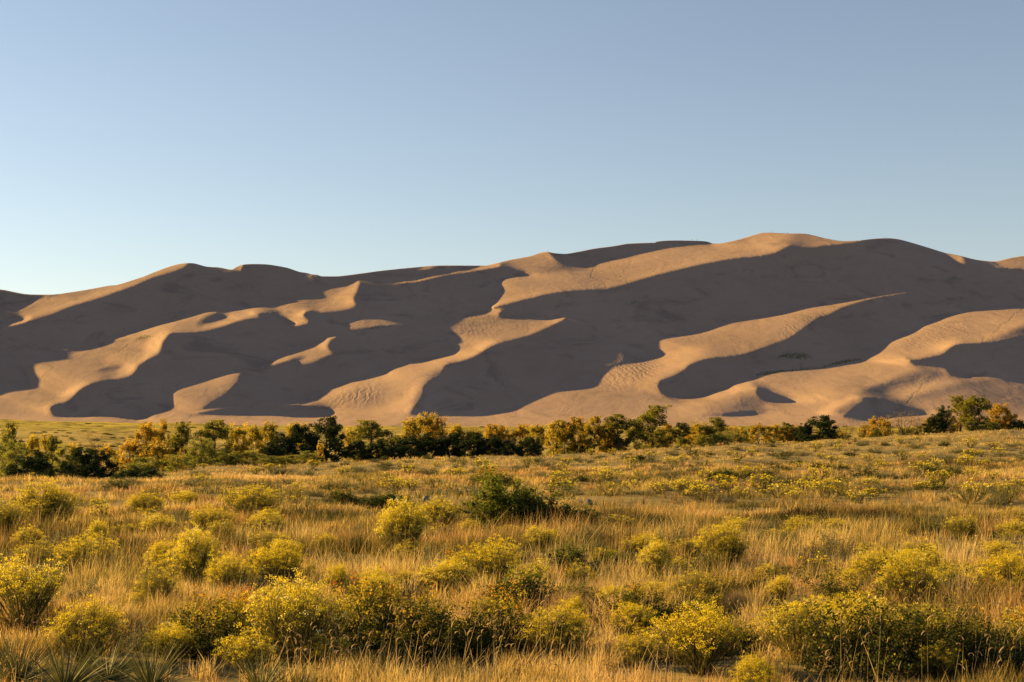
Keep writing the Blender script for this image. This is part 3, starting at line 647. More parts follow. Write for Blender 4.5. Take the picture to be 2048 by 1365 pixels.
# ---------------------------------------------------------------- rabbitbrush
def dome_dirs(n, rs, lo=.05):
    z = rs.uniform(lo, 1, n)**.8; a = rs.uniform(0, 2 * np.pi, n); r = np.sqrt(1 - z * z)
    return np.stack([r * np.cos(a), r * np.sin(a), z], -1)
def rabbit_meshes(seed, full, bloom=1.0, openness=.2):
    """stems, leaves and flower clusters of one plant about 1 m across and .8 m high, as numpy sets"""
    rs = np.random.RandomState(seed)
    nst = 110 if full else 26
    dirs = dome_dirs(nst, rs, .12); lump = 1 + .22 * np.sin(dirs[:, 0] * 5 + seed) * np.cos(dirs[:, 1] * 4 + seed) + rs.normal(0, .07, nst)
    tip = dirs * np.array([.60, .60, .80]) * lump[:, None]; tip[:, 2] = .80 * (np.maximum(tip[:, 2], .01) / .8)**.62
    base = np.stack([rs.normal(0, .05, nst), rs.normal(0, .05, nst), np.zeros(nst) - .03], -1)
    bend = -dirs * np.array([.14, .14, 0]) + np.array([0, 0, .06])
    V, q, t, H, m = blades(base, tip, bend, .012 if full else .03, rs, seg=3)
    st = [(V, q, t, {'tint': np.clip(H * .8 + .1, 0, 1)})]
    # twigs fan out from each stem near the tip
    k = 7 if full else 3; idx = np.repeat(np.arange(nst), k); f = rs.uniform(.45, .8, len(idx))[:, None]
    b2 = base[idx] + (tip - base)[idx] * f + bend[idx] * f * f
    t2 = (tip + bend)[idx] + rs.normal(0, .055, (len(idx), 3)); t2[:, 2] += .02
    V, q, t, H, m = blades(b2, t2, np.zeros_like(b2), .006 if full else .016, rs, seg=2)
    st.append((V, q, t, {'tint': np.clip(.4 + .6 * H, 0, 1)}))
    # narrow leaves
    per = 9 if full else 4; i3 = np.repeat(np.arange(len(b2)), per); f = rs.uniform(0, 1, len(i3))[:, None]
    p3 = b2[i3] + (t2 - b2)[i3] * f; up = (t2 - b2)[i3]; up /= np.linalg.norm(up, axis=1, keepdims=True) + 1e-9
    V, q, t, H, m = blades(p3, p3 + (up * .7 + rs.normal(0, .45, (len(i3), 3))) * (.05 if full else .09), np.zeros_like(p3), .005 if full else .02, rs, seg=1)
    lf = [(V, q, t, {'tint': np.repeat(np.clip(rs.uniform(.1, .7, len(i3)) + .3 * f[:, 0], 0, 1), m)})]
    # flat-topped flower clusters
    sel = rs.rand(len(t2)) < bloom * np.clip((t2[:, 2] - .34) / .22, 0.03, 1)
    P = t2[sel]; kk = 15 if full else 5; i4 = np.repeat(np.arange(len(P)), kk)
    pf = P[i4] + rs.normal(0, 1, (len(i4), 3)) * np.array([.020, .020, .013]) * (1 if full else 1.5)
    V, q = leaves(pf, (.015 if full else .050) * rs.uniform(.7, 1.3, len(pf)), rs, asp=.8)
    tn = np.repeat(np.clip(rs.normal(.5, .22, len(P)), 0, 1), kk) + rs.normal(0, .1, len(pf))
    fl = [(V, q, None, {'tint': np.repeat(np.clip(tn, 0, 1), 4)})]
    return cat(st), cat(lf), cat(fl)
def plant(name, sets):
    root = bpy.data.objects.new(name, None); C.objects.link(root); root.empty_display_size = .2
    for nm, (V, q, t, at_), mat in sets: mesh_np(nm, V, quads=q, tris=t, mat=mat, parent=root, attrs=at_)
    return root
def copy_tree(o, parent=None):
    c = o.copy(); C.objects.link(c)
    if parent is not None: c.parent = parent
    for ch in o.children: copy_tree(ch, c)
    return c
PROTO = {}
FOOT_PRINTS = []
def stamp(kind, x, y, sx, sz, rot, label, category, group=None, var=0, z=None, tilt=0):
    """first use moves the prototype itself, later uses copy it with its parts"""
    ent = PROTO[kind][var % len(PROTO[kind])]
    if ent[1]: o = copy_tree(ent[0])
    else: o = ent[0]; ent[1] = True
    if z is None: z = float(gz(x, y))
    FOOT_PRINTS.append((x, y, sx * (1.25 if kind.startswith('sumac') or kind == 'yucca' else 1)))
    o.location = (x, y, z); o.rotation_euler = (0, tilt, rot); o.scale = (sx, sx, sz)
    for k in ('label', 'category', 'group'):
        if k in o: del o[k]
    return tag(o, label, category, group)
def px2m(px, d): return px * d / FPX
def mk_rabbit(kind, seeds, full, bloom):
    PROTO[kind] = []
    for sd in seeds:
        a, b, c = rabbit_meshes(sd, full, bloom)
        PROTO[kind].append([plant('rabbitbrush', [('stems', a, M['rb_stem']), ('foliage', b, M['rb_leaf']), ('flower_clusters', c, M['rb_flower'])]), False])
mk_rabbit('rabbit', (1, 2, 3), True, .6)
mk_rabbit('rabbit_bright', (4, 5), True, 1.0)
mk_rabbit('rabbit_dull', (6, 7), True, .22)
def mk_rabbit_far(kind, seeds, bloom):
    PROTO[kind] = []
    for sd in seeds:
        a, b, c = rabbit_meshes(sd, False, bloom)
        V, q, t, at_ = cat([b]); n1 = (0 if q is None else len(q)); 
        # one body: leaves and stems with the flowers above them
        parts = [(a[0], a[1], a[2], a[3]), (b[0], b[1], b[2], b[3]), (c[0], c[1], c[2], c[3])]
        VV, QQ, TT, AA = cat(parts)
        nq = [0 if p[1] is None else len(p[1]) for p in parts]; ntt = [0 if p[2] is None else len(p[2]) for p in parts]
        mid = sum([[i] * k for i, k in enumerate(nq)], []) + sum([[i] * k for i, k in enumerate(ntt)], [])
        o = mesh_np('rabbitbrush', VV, quads=QQ, tris=TT, mat=[M['rb_stem'], M['rb_leaf'], M['rb_flower']], attrs=AA, mids=mid)
        PROTO[kind].append([o, False])
mk_rabbit_far('rabbit_far', (21, 22, 23, 24), .8)
mk_rabbit_far('rabbit_far_dull', (31, 32, 33), .12)
# ---------------------------------------------------------------- leafy bushes
def bush_sets(seed, leaf, n, size, tint_mu, tint_top, lobes=7, leafn=1.0, hgt=.75, dead=0):
    """a dense bush about 1 m across: woody stems and leaf sprays carried on them"""
    rs = np.random.RandomState(seed); st = []; lf = []
    ns = 46; dirs = dome_dirs(ns, rs, .0); lump = 1 + .25 * np.sin(dirs[:, 0] * 6 + seed * 1.7) * np.cos(dirs[:, 1] * 5 + seed) + rs.normal(0, .12, ns)
    tip = dirs * np.array([.5, .5, hgt]) * lump[:, None]; tip[:, 2] += .03
    base = rs.normal(0, 1, (ns, 3)) * np.array([.14, .14, 0]); bend = dirs * np.array([.05, .05, 0]); bend[:, 2] -= .03
    V, q, t, H, m = blades(base, tip, bend, .016, rs, seg=3); st.append((V, q, t, {'tint': rs.uniform(.1, .7) * np.ones(len(V))}))
    for c in range(dead):
        a = rs.uniform(0, 6.28, 5); e = np.stack([.22 * np.cos(a), .22 * np.sin(a), rs.uniform(.45, .8, 5)], -1)
        V, q, t, H, m = blades(np.zeros((5, 3)), e, rs.normal(0, .06, (5, 3)), .02, rs, seg=3); st.append((V, q, t, {'tint': np.full(len(V), 1.)}))
    k = 9; idx = np.repeat(np.arange(ns), k); f = rs.uniform(.35, 1.0, len(idx))[:, None]
    p = base[idx] + (tip - base)[idx] * f + bend[idx] * f * f
    e = p + rs.normal(0, .085, p.shape) + dirs[idx] * .06; e[:, 2] += .03
    V, q, t, H, m = blades(p, e, np.zeros_like(p), .006, rs, seg=1); st.append((V, q, t, {'tint': np.full(len(V), .3)}))
    per = int(n / len(idx)) + 1; i3 = np.repeat(np.arange(len(idx)), per); ff = rs.uniform(0, 1.1, len(i3))[:, None]
    P = p[i3] + (e - p)[i3] * ff + rs.normal(0, .022, (len(i3), 3)); P[:, 2] = np.maximum(P[:, 2], .01)
    V, q = leaves(P, size * rs.uniform(.6, 1.35, len(P)), rs, asp=.75)
    sp = np.repeat(rs.normal(0, .10, len(idx)), per)
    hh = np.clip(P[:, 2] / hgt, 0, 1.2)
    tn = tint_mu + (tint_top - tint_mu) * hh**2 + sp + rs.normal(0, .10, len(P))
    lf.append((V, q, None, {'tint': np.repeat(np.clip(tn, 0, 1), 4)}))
    return cat(st), cat(lf)
def mk_bush(kind, name, seeds, mat, n, size, mu, top, hgt=.75, dead=0):
    PROTO[kind] = []
    for sd in seeds:
        a, b = bush_sets(sd, None, n, size, mu, top, hgt=hgt, dead=dead)
        PROTO[kind].append([plant(name, [('branches', a, M['bark']), ('foliage', b, M[mat])]), False])
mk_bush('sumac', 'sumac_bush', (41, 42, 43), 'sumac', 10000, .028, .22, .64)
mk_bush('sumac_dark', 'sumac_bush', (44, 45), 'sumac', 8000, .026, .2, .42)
mk_bush('green', 'green_bush', (51,), 'greenleaf', 14000, .036, .62, 1.0, dead=1)  # raised tint puts sunlight into the leaf colour of the pair's left crown
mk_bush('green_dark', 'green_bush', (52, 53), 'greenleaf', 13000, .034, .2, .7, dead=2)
mk_bush('sage', 'sagebrush', (61, 62, 63), 'sage', 4200, .022, .45, .7, hgt=.6)
def mk_bush_far(kind, name, seeds, mat, n, size, mu, top, hgt=.6):
    PROTO[kind] = []
    for sd in seeds:
        a, b = bush_sets(sd, None, n, size, mu, top, hgt=hgt)
        VV, QQ, TT, AA = cat([a, b]); na = 0 if a[1] is None else len(a[1]); nb = len(b[1])
        mid = [0] * na + [1] * nb + [0] * len(TT)
        PROTO[kind].append([mesh_np(name, VV, quads=QQ, tris=TT, mat=[M['bark'], M[mat]], attrs=AA, mids=mid), False])
mk_bush_far('sage_far', 'sagebrush', (64, 65), 'sage', 1200, .045, .45, .75)
mk_bush_far('green_far', 'green_shrub', (66, 67), 'greenleaf', 1500, .05, .25, .7)
# ---------------------------------------------------------------- yucca
PROTO['yucca'] = []
for sd in (71, 72, 73):
    r_ = np.random.RandomState(sd); n = 130; d_ = dome_dirs(n, r_, .15); L = r_.uniform(.45, .75, n)[:, None]
    V, q, t, H, m = blades(d_ * .03, d_ * L, d_ * np.array([.05, .05, -.10]) * r_.uniform(0, 1, (n, 1)), .014, r_, seg=4)
    tn = np.repeat(np.clip(r_.normal(.35, .2, n), 0, 1), m) + .35 * (H > .95)
    PROTO['yucca'].append([mesh_np('yucca', V, quads=q, tris=t, mat=M['yucca'], attrs={'tint': np.clip(tn, 0, 1)}), False])
# ---------------------------------------------------------------- pink grass clumps
PROTO['pinkgrass'] = []
for sd in (81, 82):
    r_ = np.random.RandomState(sd); n = 2600; d_ = dome_dirs(n, r_, .25); d_[:, :2] *= 1.0; L = r_.uniform(.55, 1.0, n)[:, None]
    b_ = r_.normal(0, 1, (n, 3)) * np.array([.16, .16, 0]); V, q, t, H, m = blades(b_, b_ + d_ * L * np.array([.42, .42, .62]), np.array([[.05, 0, -.02]]) * L, .0035, r_, seg=3)
    parts = [(V, q, t, {'tint': np.clip(H * .9 + .05, 0, 1)})]
    i5 = r_.randint(0, n, 9000); f = r_.uniform(.55, 1, 9000)[:, None]; P = b_[i5] + d_[i5] * L[i5] * np.array([.42, .42, .62]) * f + r_.normal(0, .02, (9000, 3)) + np.array([.04, 0, 0]) * f
    V, q = leaves(P, .008, r_); parts.append((V, q, None, {'tint': np.full(len(V), .9)}))
    V, q, t, a_ = cat(parts); PROTO['pinkgrass'].append([mesh_np('pink_grass_clump', V, quads=q, tris=t, mat=M['pink'], attrs=a_), False])
print('prototypes', time.time() - T0)
# ================================================================== GRASS (a mass nobody could count)
def vn(x, y, sc, seed):
    """smooth value noise 0..1"""
    r_ = np.random.RandomState(seed); tb = r_.rand(64, 64); X = x / sc + 1000; Y = y / sc + 1000; i = np.floor(X).astype(int); j = np.floor(Y).astype(int)
    f = X - i; g = Y - j; f = f * f * (3 - 2 * f); g = g * g * (3 - 2 * g)
    a = lambda p, q: tb[p % 64, q % 64]
    return (a(i, j) * (1 - f) + a(i + 1, j) * f) * (1 - g) + (a(i, j + 1) * (1 - f) + a(i + 1, j + 1) * f) * g
def wedge(n, d0, d1, rs, half=.42, p=1.0):
    """random ground points between two distances in the sector seen"""
    d = np.sqrt(rs.uniform(d0**2, d1**2, n)) if p == 1 else (rs.uniform(d0**p, d1**p, n))**(1 / p)
    return rs.uniform(-1, 1, n) * (half * d + 4.5), d
def tint_field(x, y):
    a = vn(x, y, 2.6, 1) * .45 + vn(x, y, .9, 2) * .35 + vn(x, y, 9, 3) * .35 + .002 * np.clip(y - 40, 0, 60)
    return np.clip(.5 + (a / 1.15 - .5) * 1.5, 0, 1)
def grass_field(name, tufts, d0, d1, per, hgt, wid, spread, label, seed, p=1.0, keep=.25, seg=3):
    r_ = np.random.RandomState(seed); x, y = wedge(tufts, d0, d1, r_, p=p)
    tf = tint_field(x, y); k = r_.rand(tufts) < np.clip(.45 + 1.3 * (vn(x, y, 1.7, 5) - keep), .25, 1); x, y, tf = x[k], y[k], tf[k]
    ok = np.ones(len(x), bool)
    for fx, fy, fw in FOOT_PRINTS:
        if fy < d0 - 3 or fy > d1 + 3: continue
        dx = (x - fx * y / fy) / (.50 * fw); dy = y - fy
        ok &= ~((np.abs(dx) < 1) & (dy > -.5 * fw - (.45 if fy < 60 else .4)) & (dy < .40 * fw) & (r_.rand(len(x)) < .85))
    x, y, tf = x[ok], y[ok], tf[ok]
    n = len(x); hh = (hgt * (1 - .42 * np.clip((17.5 - y) / 3, 0, 1))) * (.55 + .9 * vn(x, y, 1.4, 7)) * r_.uniform(.8, 1.2, n); wd = wid * (1 if np.isscalar(wid) else 1)
    I = np.repeat(np.arange(n), per); m_ = len(I)
    a = r_.uniform(0, 6.28, m_); rr = np.abs(r_.normal(0, 1, m_)) * spread
    bx = x[I] + np.cos(a) * rr * .5; by = y[I] + np.sin(a) * rr * .5; bz = gz(bx, by) - .02
    h = hh[I] * r_.uniform(.45, 1.1, m_); out = r_.uniform(.02, .62, m_)**1.7 * h
    base = np.stack([bx, by, bz], -1); tip = base + np.stack([np.cos(a) * out, np.sin(a) * out, h], -1)
    bend = np.stack([np.cos(a) * out * .8 + .07 * h, np.sin(a) * out * .6 - .02 * h, -.10 * h * r_.rand(m_)], -1)
    w_ = np.broadcast_to(wid, (n,))[I] * r_.uniform(.6, 1.3, m_) if not np.isscalar(wid) else wid * r_.uniform(.6, 1.3, m_)
    if not np.isscalar(wid): pass
    w_ = w_ * np.clip(by / (.5 * (d0 + d1)), .6, 1.6)
    V, q, t, H, m = blades(base, tip, bend, w_, r_, seg=seg)
    tuft = r_.normal(0, .13, n)
    tn = np.repeat(np.clip(-.12 - .10 * np.clip((18 - by) / 5, 0, 1) + 1.35 * tf[I] + 1.2 * tuft[I] + r_.normal(0, .15, m_), 0, 1), m) * (.62 + .38 * H)  # tint drops toward blade bases: tuft self-shade put into the colour
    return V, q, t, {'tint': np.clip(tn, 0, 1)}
# ================================================================== PLACED SHRUBS
def put(kind, u, vb, wpx, hpx, label, category, var=0, group=None):
    x, y, z = at(u, vb); W = px2m(wpx, y); Hm = px2m(hpx, y)
    ph = {'rabbit': (1.1, .85), 'sumac': (1.1, .85), 'green_': (1.1, .85), 'sage': (1.1, .66), 'yucca': (1.15, .75), 'pinkgrass': (1.1, .65), 'green': (1.1, .85)}
    k = next((v for p_, v in ph.items() if kind.startswith(p_)), (1.1, .8))
    return stamp(kind, x, y, W / k[0], Hm / k[1], (u * 7.31 + vb) % 6.28, label, category, group, var, z=z - .03)
RBL = 'rabbitbrush'
NEAR = [
 ('rabbit', 90, 1062, 150, 90, 'broad olive-yellow rabbitbrush standing in the tall grass at the left edge'),
 ('rabbit_dull', 15, 1075, 90, 70, 'faded rabbitbrush cut by the left edge beside the broad olive one'),
 ('rabbit_bright', 195, 1098, 52, 52, 'small pale cream-topped rabbitbrush alone in dry grass at far left'),
 ('rabbit', 55, 1105, 66, 48, 'small yellow rabbitbrush below the broad olive shrub at left'),
 ('rabbit_bright', 374, 1018, 62, 32, 'low bright yellow rabbitbrush on the meadow brow before the left junipers'),
 ('rabbit', 505, 1036, 130, 56, 'wide yellow rabbitbrush on the brow below the tall dark juniper'),
 ('rabbit', 292, 1034, 90, 44, 'grassy half-faded rabbitbrush between the broad olive shrub and the brow'),
 ('rabbit', 420, 1072, 96, 56, 'round yellow-green rabbitbrush behind the tallest left rabbitbrush'),
 ('rabbit_dull', 440, 1092, 70, 50, 'brown-stemmed rabbitbrush with few flowers under the round yellow-green one'),
 ('rabbit', 535, 1078, 90, 50, 'rabbitbrush left of the feathery green broom plant'),
 ('rabbit_bright', 140, 1142, 84, 40, 'flat lemon-yellow rabbitbrush low in the grass above the dark leftmost shrub'),
 ('rabbit_bright', 325, 1160, 82, 72, 'rabbitbrush with a dense green body left of the tallest left rabbitbrush'),
 ('rabbit_bright', 388, 1182, 116, 112, 'tallest rabbitbrush of the left meadow with gold heads and bare brown stems'),
 ('rabbit', 455, 1200, 110, 90, 'loose yellow rabbitbrush overlapping the tallest left one on its right'),
 ('rabbit_bright', 560, 1190, 150, 96, 'wide bright green and yellow rabbitbrush above the orange sumac'),
 ('rabbit_dull', 312, 1222, 110, 84, 'dull green flowerless rabbitbrush left of the orange sumac'),
 ('rabbit', 45, 1262, 190, 136, 'big dark rabbitbrush with gold tips at the left edge above the yuccas'),
 ('rabbit_bright', 674, 1205, 66, 70, 'narrow pale green rabbitbrush just above the gap between the front sumacs'),
 ('rabbit_bright', 750, 1196, 84, 56, 'pale cream and green rabbitbrush in the grass above the long sumac row'),
 ('rabbit', 590, 1330, 220, 162, 'large olive-gold rabbitbrush between the orange sumac and the long sumac row'),
 ('rabbit_bright', 806, 1120, 122, 108, 'tall full yellow rabbitbrush left of the two-crowned green bush'),
 ('rabbit', 880, 1062, 92, 58, 'rabbitbrush tucked between the tall yellow one and the green bush'),
 ('rabbit', 985, 1184, 160, 98, 'wide airy yellow-green rabbitbrush below the two-crowned green bush'),
 ('rabbit', 1065, 1196, 110, 66, 'smaller airy rabbitbrush joined to the right of the wide airy one'),
 ('rabbit_bright', 1150, 1266, 52, 66, 'small upright lemon rabbitbrush left of the short right sumac'),
 ('rabbit_bright', 1312, 1162, 78, 74, 'round bright green rabbitbrush right of the dark leafy bush'),
 ('rabbit', 1445, 1136, 118, 80, 'broad gold-tipped rabbitbrush in the middle of the right meadow'),
 ('rabbit', 1600, 1082, 78, 44, 'flat-topped straw-yellow rabbitbrush above the grey sagebrush'),
 ('rabbit_bright', 1535, 1166, 50, 36, 'little bright yellow rabbitbrush poking out of the pink grass'),
 ('rabbit_bright', 1562, 1212, 62, 56, 'pale yellow rabbitbrush below the little bright one in the pink grass'),
 ('rabbit_bright', 1405, 1350, 200, 128, 'large brilliant yellow rabbitbrush in the lower right foreground'),
 ('rabbit_bright', 1508, 1408, 118, 88, 'brilliant yellow rabbitbrush cut by the bottom edge'),
 ('rabbit', 1600, 1322, 176, 112, 'gold and olive rabbitbrush between the brilliant one and the long right sumac'),
 ('rabbit', 1820, 1218, 160, 96, 'wide yellow-green rabbitbrush just above the long right sumac'),
 ('rabbit', 1902, 1196, 90, 66, 'smaller rabbitbrush to the right of the wide one above the right sumac'),
 ('rabbit_bright', 2010, 1208, 150, 92, 'tall yellow rabbitbrush at the right edge above the reddish sumac'),
 ('rabbit_bright', 1998, 1132, 86, 46, 'round yellow rabbitbrush behind the tall one at the right edge'),
 ('rabbit_dull', 1880, 1362, 120, 74, 'green flower-flecked rabbitbrush in front of the long right sumac'),
 ('rabbit', 1275, 1338, 90, 70, 'brown and yellow rabbitbrush under the short right sumac'),
 ('rabbit_dull', 890, 1195, 80, 52, 'thin straw-coloured rabbitbrush left of the wide airy one'),
]
for i, (k, u, v, w_, h_, lb) in enumerate(NEAR): put(k, u, v, w_, h_, lb, 'shrub', i, 'rabbitbrush of the near meadow')
for i, (k, u, v, w_, h_, lb) in enumerate([
 ('sumac', 410, 1318, 180, 122, 'orange and green sumac bush at the left of the front row'),
 ('sumac', 480, 1306, 130, 104, 'second sumac bush, half hidden by the olive-gold rabbitbrush'),
 ('sumac', 740, 1322, 190, 142, 'left bush of the long dark sumac row with yellow leaves on top'),
 ('sumac', 880, 1326, 200, 140, 'middle bush of the long dark sumac row behind the seed heads'),
 ('sumac', 1010, 1316, 160, 118, 'right bush of the long dark sumac row, darkest at its foot'),
 ('sumac', 1270, 1268, 150, 86, 'orange-topped sumac left of the pair beside the pink grass'),
 ('sumac', 1390, 1262, 140, 78, 'low red-flecked sumac right of the pair beside the pink grass'),
 ('sumac_dark', 1740, 1362, 230, 172, 'tall dark green sumac of the right foreground'),
 ('sumac_dark', 1870, 1352, 200, 130, 'dark sumac bush behind the bent grass in the right foreground'),
 ('sumac', 1980, 1348, 190, 116, 'reddest sumac at the right edge of the photo'),
 ('sumac', 2060, 1330, 150, 90, 'orange sumac cut by the right edge')]):
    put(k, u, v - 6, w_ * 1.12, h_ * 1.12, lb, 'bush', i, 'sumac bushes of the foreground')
for i, (k, u, v, w_, h_, lb) in enumerate([
 ('green', 1010, 1058, 168, 104, 'bright green leafy bush, the sunlit left crown of the pair in mid meadow'),
 ('green_dark', 1092, 1060, 168, 86, 'darker right crown of the green pair with bare grey twigs'),
 ('green_dark', 1160, 1060, 96, 46, 'low dark tail of leaves at the right foot of the green pair'),
 ('green_dark', 690, 1010, 74, 32, 'low dark green bush near the brow left of the small boulder'),
 ('green_dark', 772, 1018, 112, 34, 'long low green bush beside the small boulder'),
 ('green_dark', 1152, 1154, 120, 62, 'dark leafy bush with a few tall sprigs below the green pair'),
 ('green_dark', 1238, 1142, 92, 40, 'flat dark green bush right of the one with tall sprigs'),
 ('sumac', 985, 975, 110, 36, 'rusty orange low bush behind the bright green crown'),
 ('green_dark', 1448, 962, 66, 24, 'flat dark bush among the yellow dots of the right slope'),
 ('green_dark', 1845, 1078, 70, 34, 'dark green bush in the middle of the right slope'),
 ('green_dark', 2000, 1086, 60, 26, 'dark green bush near the right edge above the rabbitbrush'),
 ('green_dark', 1275, 924, 34, 15, 'small nearly black bush below the tall lone cottonwood')]):
    put(k, u, v, w_, h_, lb, 'bush', i)
for i, (u, v, w_, h_, lb) in enumerate([
 (1355, 1094, 96, 44, 'green-grey sagebrush right of the green pair in tall grass'), (1670, 1122, 120, 56, 'largest grey sagebrush, in the middle of the right meadow'),
 (1512, 1090, 84, 40, 'grey sagebrush left of the flat-topped straw rabbitbrush'), (1790, 1056, 56, 28, 'small green-grey sagebrush above the dark bush on the right slope'),
 (1435, 1004, 44, 20, 'dark round sagebrush left of a paler twin on the right slope'), (1466, 1006, 30, 15, 'pale grey sagebrush right of its dark twin'),
 (1895, 1002, 42, 18, 'pale grey sagebrush on the grass of the far right slope'), (1990, 1010, 62, 26, 'dark sagebrush close to the right edge under the yellow dots'),
 (2030, 1108, 70, 34, 'silver sagebrush at the right edge'), (560, 948, 70, 16, 'dark sagebrush mat below the big juniper'), (770, 946, 60, 18, 'grey sagebrush below the tall green cottonwood'),
 (745, 950, 40, 14, 'small grey sagebrush left of the one below the cottonwood')]):
    put('sage', u, v, w_, h_, lb, 'shrub', i, 'sagebrush of the meadow')
for i, (u, v, w_, h_, lb) in enumerate([
 (35, 1362, 210, 135, 'leftmost yucca in the bottom corner'), (130, 1380, 230, 150, 'second yucca from the left edge'), (215, 1358, 190, 115, 'third yucca from the left edge, in front of dull green shrub'),
 (300, 1376, 210, 135, 'fourth yucca from the left, under the orange sumac'), (520, 1385, 160, 130, 'yucca below the olive-gold rabbitbrush'), (600, 1392, 130, 100, 'small yucca right of the one below the olive-gold rabbitbrush')]):
    put('yucca', u, v, w_, h_, lb, 'yucca', i, 'yuccas along the bottom edge')
for i, (u, v, w_, h_, lb) in enumerate([
 (1135, 1236, 130, 82, 'rounded pink-tan grass clump beside the airy rabbitbrush'), (1215, 1212, 170, 86, 'widest pink-tan grass clump above the right sumac pair'), (1290, 1196, 90, 56, 'pink-tan grass clump behind the right sumac pair'),
 (1480, 1222, 110, 64, 'pink-tan grass clump left of the pale yellow rabbitbrush'), (1622, 1236, 120, 70, 'pink-tan grass clump right of the pale yellow rabbitbrush'), (1510, 1062, 70, 34, 'rusty grass clump high on the right meadow')]):
    put('pinkgrass', u, v, w_, h_, lb, 'grass clump', i, 'pink grass clumps')
# scattered small shrubs of the slopes
LM = [(0, 'the left edge'), (110, 'the left juniper clump'), (210, 'the sparse thin-leaved tree'), (305, 'the gold-orange cottonwood pair'), (434, 'the big green cottonwood'), (520, 'the thin yellow cottonwood'), (590, 'the tall juniper group'),
      (655, 'the tallest juniper'), (737, 'the lone round cottonwood'), (850, 'the highest gold cottonwood'), (960, 'the long juniper bank'), (1050, 'the last juniper of the bank'), (1140, 'the open row of trunks'), (1240, 'the broad green-gold cottonwood'),
      (1305, 'the tallest lone cottonwood'), (1365, 'the rounded green cottonwood'), (1435, 'the right end of the middle row'), (1550, 'the small yellow tree group'), (1638, 'the round lone juniper'), (1700, 'the sparse low bush'), (1760, 'the orange bushes'),
      (1806, 'the big pale bare shrub'), (1880, 'the right-hand junipers'), (1945, 'the tall right-hand cottonwood pair'), (2005, 'the gold-orange tree on the right'), (2060, 'the right edge')]
ORD = 'first second third fourth fifth sixth seventh eighth ninth tenth eleventh twelfth thirteenth fourteenth fifteenth sixteenth seventeenth eighteenth nineteenth twentieth twenty-first twenty-second twenty-third twenty-fourth twenty-fifth twenty-sixth twenty-seventh twenty-eighth twenty-ninth thirtieth'.split()
def scatter():
    r_ = np.random.RandomState(5); placed = []
    def go(count, u0, u1, v0, v1, kinds, s0, s1, what, where, group, cat_='shrub', flat=(.42, .66), dm=.45):
        k = 0; tries = 0; made = []
        while k < count and tries < count * 30:
            tries += 1; u = r_.uniform(u0, u1); v = r_.uniform(v0, v1); x, y, z = at(u, v)
            if vn(np.array([x]), np.array([y]), 9, 9)[0] + .35 * r_.rand() < dm: continue
            w_ = r_.uniform(s0, s1)
            if any(abs(x - a) + abs(y - b) * .7 < .55 * (w_ + c) for a, b, c in placed): continue
            placed.append((x, y, w_)); made.append((u, v, stamp(kinds[k % len(kinds)], x, y, w_, w_ * r_.uniform(*flat), r_.uniform(0, 6.28), 'x', cat_, group, int(r_.randint(9)), z=z - .03))); k += 1
        cnt = {}
        for u, v, o in sorted(made, key=lambda t: t[1]):
            lm = min(LM, key=lambda t: abs(t[0] - u))[1]; c = cnt.get(lm, 0); cnt[lm] = c + 1
            o['label'] = '%s %s %s %s' % (ORD[min(c, 29)], what, where, lm)
    go(105, 1180, 2070, 878, 1010, ['rabbit_far', 'rabbit_far', 'rabbit_far', 'rabbit_far_dull'], .8, 1.5, 'small rabbitbrush', 'down the slope below', 'rabbitbrush dots on the right slope')
    go(36, 350, 1150, 930, 990, ['rabbit_far', 'rabbit_far', 'rabbit_far_dull'], .8, 1.5, 'small rabbitbrush', 'on the flat meadow below', 'rabbitbrush dots before the middle trees')
    go(14, 0, 640, 985, 1040, ['rabbit_far', 'rabbit_far_dull'], .6, 1.0, 'low rabbitbrush', 'on the brow below', 'rabbitbrush dots on the left brow')
    go(16, 1150, 2070, 1010, 1150, ['rabbit_far', 'rabbit_far_dull', 'rabbit_far_dull'], .4, .7, 'knee-high rabbitbrush', 'in tall grass far below', 'rabbitbrush dots in the right meadow')
    go(46, 0, 2048, 1175, 1350, ['rabbit', 'rabbit_dull', 'rabbit_bright', 'sage'], .45, .85, 'foreground shrub', 'from the back below', 'filler shrubs of the foreground', flat=(.6, .9), dm=.2)
    go(90, 0, 2048, 1050, 1180, ['rabbit_dull', 'sage', 'rabbit', 'sage'], .5, 1.0, 'near shrub', 'from the back below', 'filler shrubs of the near meadow', flat=(.5, .8), dm=.2)
    go(16, 250, 2048, 1150, 1340, ['sumac_dark', 'sumac', 'green_dark'], .6, 1.0, 'dark leafy bush', 'from the back below', 'dark bushes of the foreground', flat=(.5, .75), dm=.2)
    go(190, 200, 2070, 890, 1000, ['sage_far'], .7, 1.6, 'grey-brown sagebrush', 'down the slope below', 'sagebrush dots on the middle slope')
    go(95, 200, 2070, 880, 990, ['green_far'], .7, 1.5, 'low dark green shrub', 'down the slope below', 'green shrub dots on the middle slope')
    go(70, -20, 420, 862, 896, ['green_far', 'sage_far'], 1.6, 3.4, 'dark scrub dot', 'on the far plain behind', 'dark scrub dots on the far plain', flat=(.3, .5), dm=.3)
    go(44, -20, 2060, 847, 856, ['sage_far', 'green_far'], 2.0, 5.0, 'scrub dot', 'at the dune foot behind', 'scrub dots at the dune foot', flat=(.2, .35), dm=.3)
scatter(); print('shrubs', time.time() - T0)
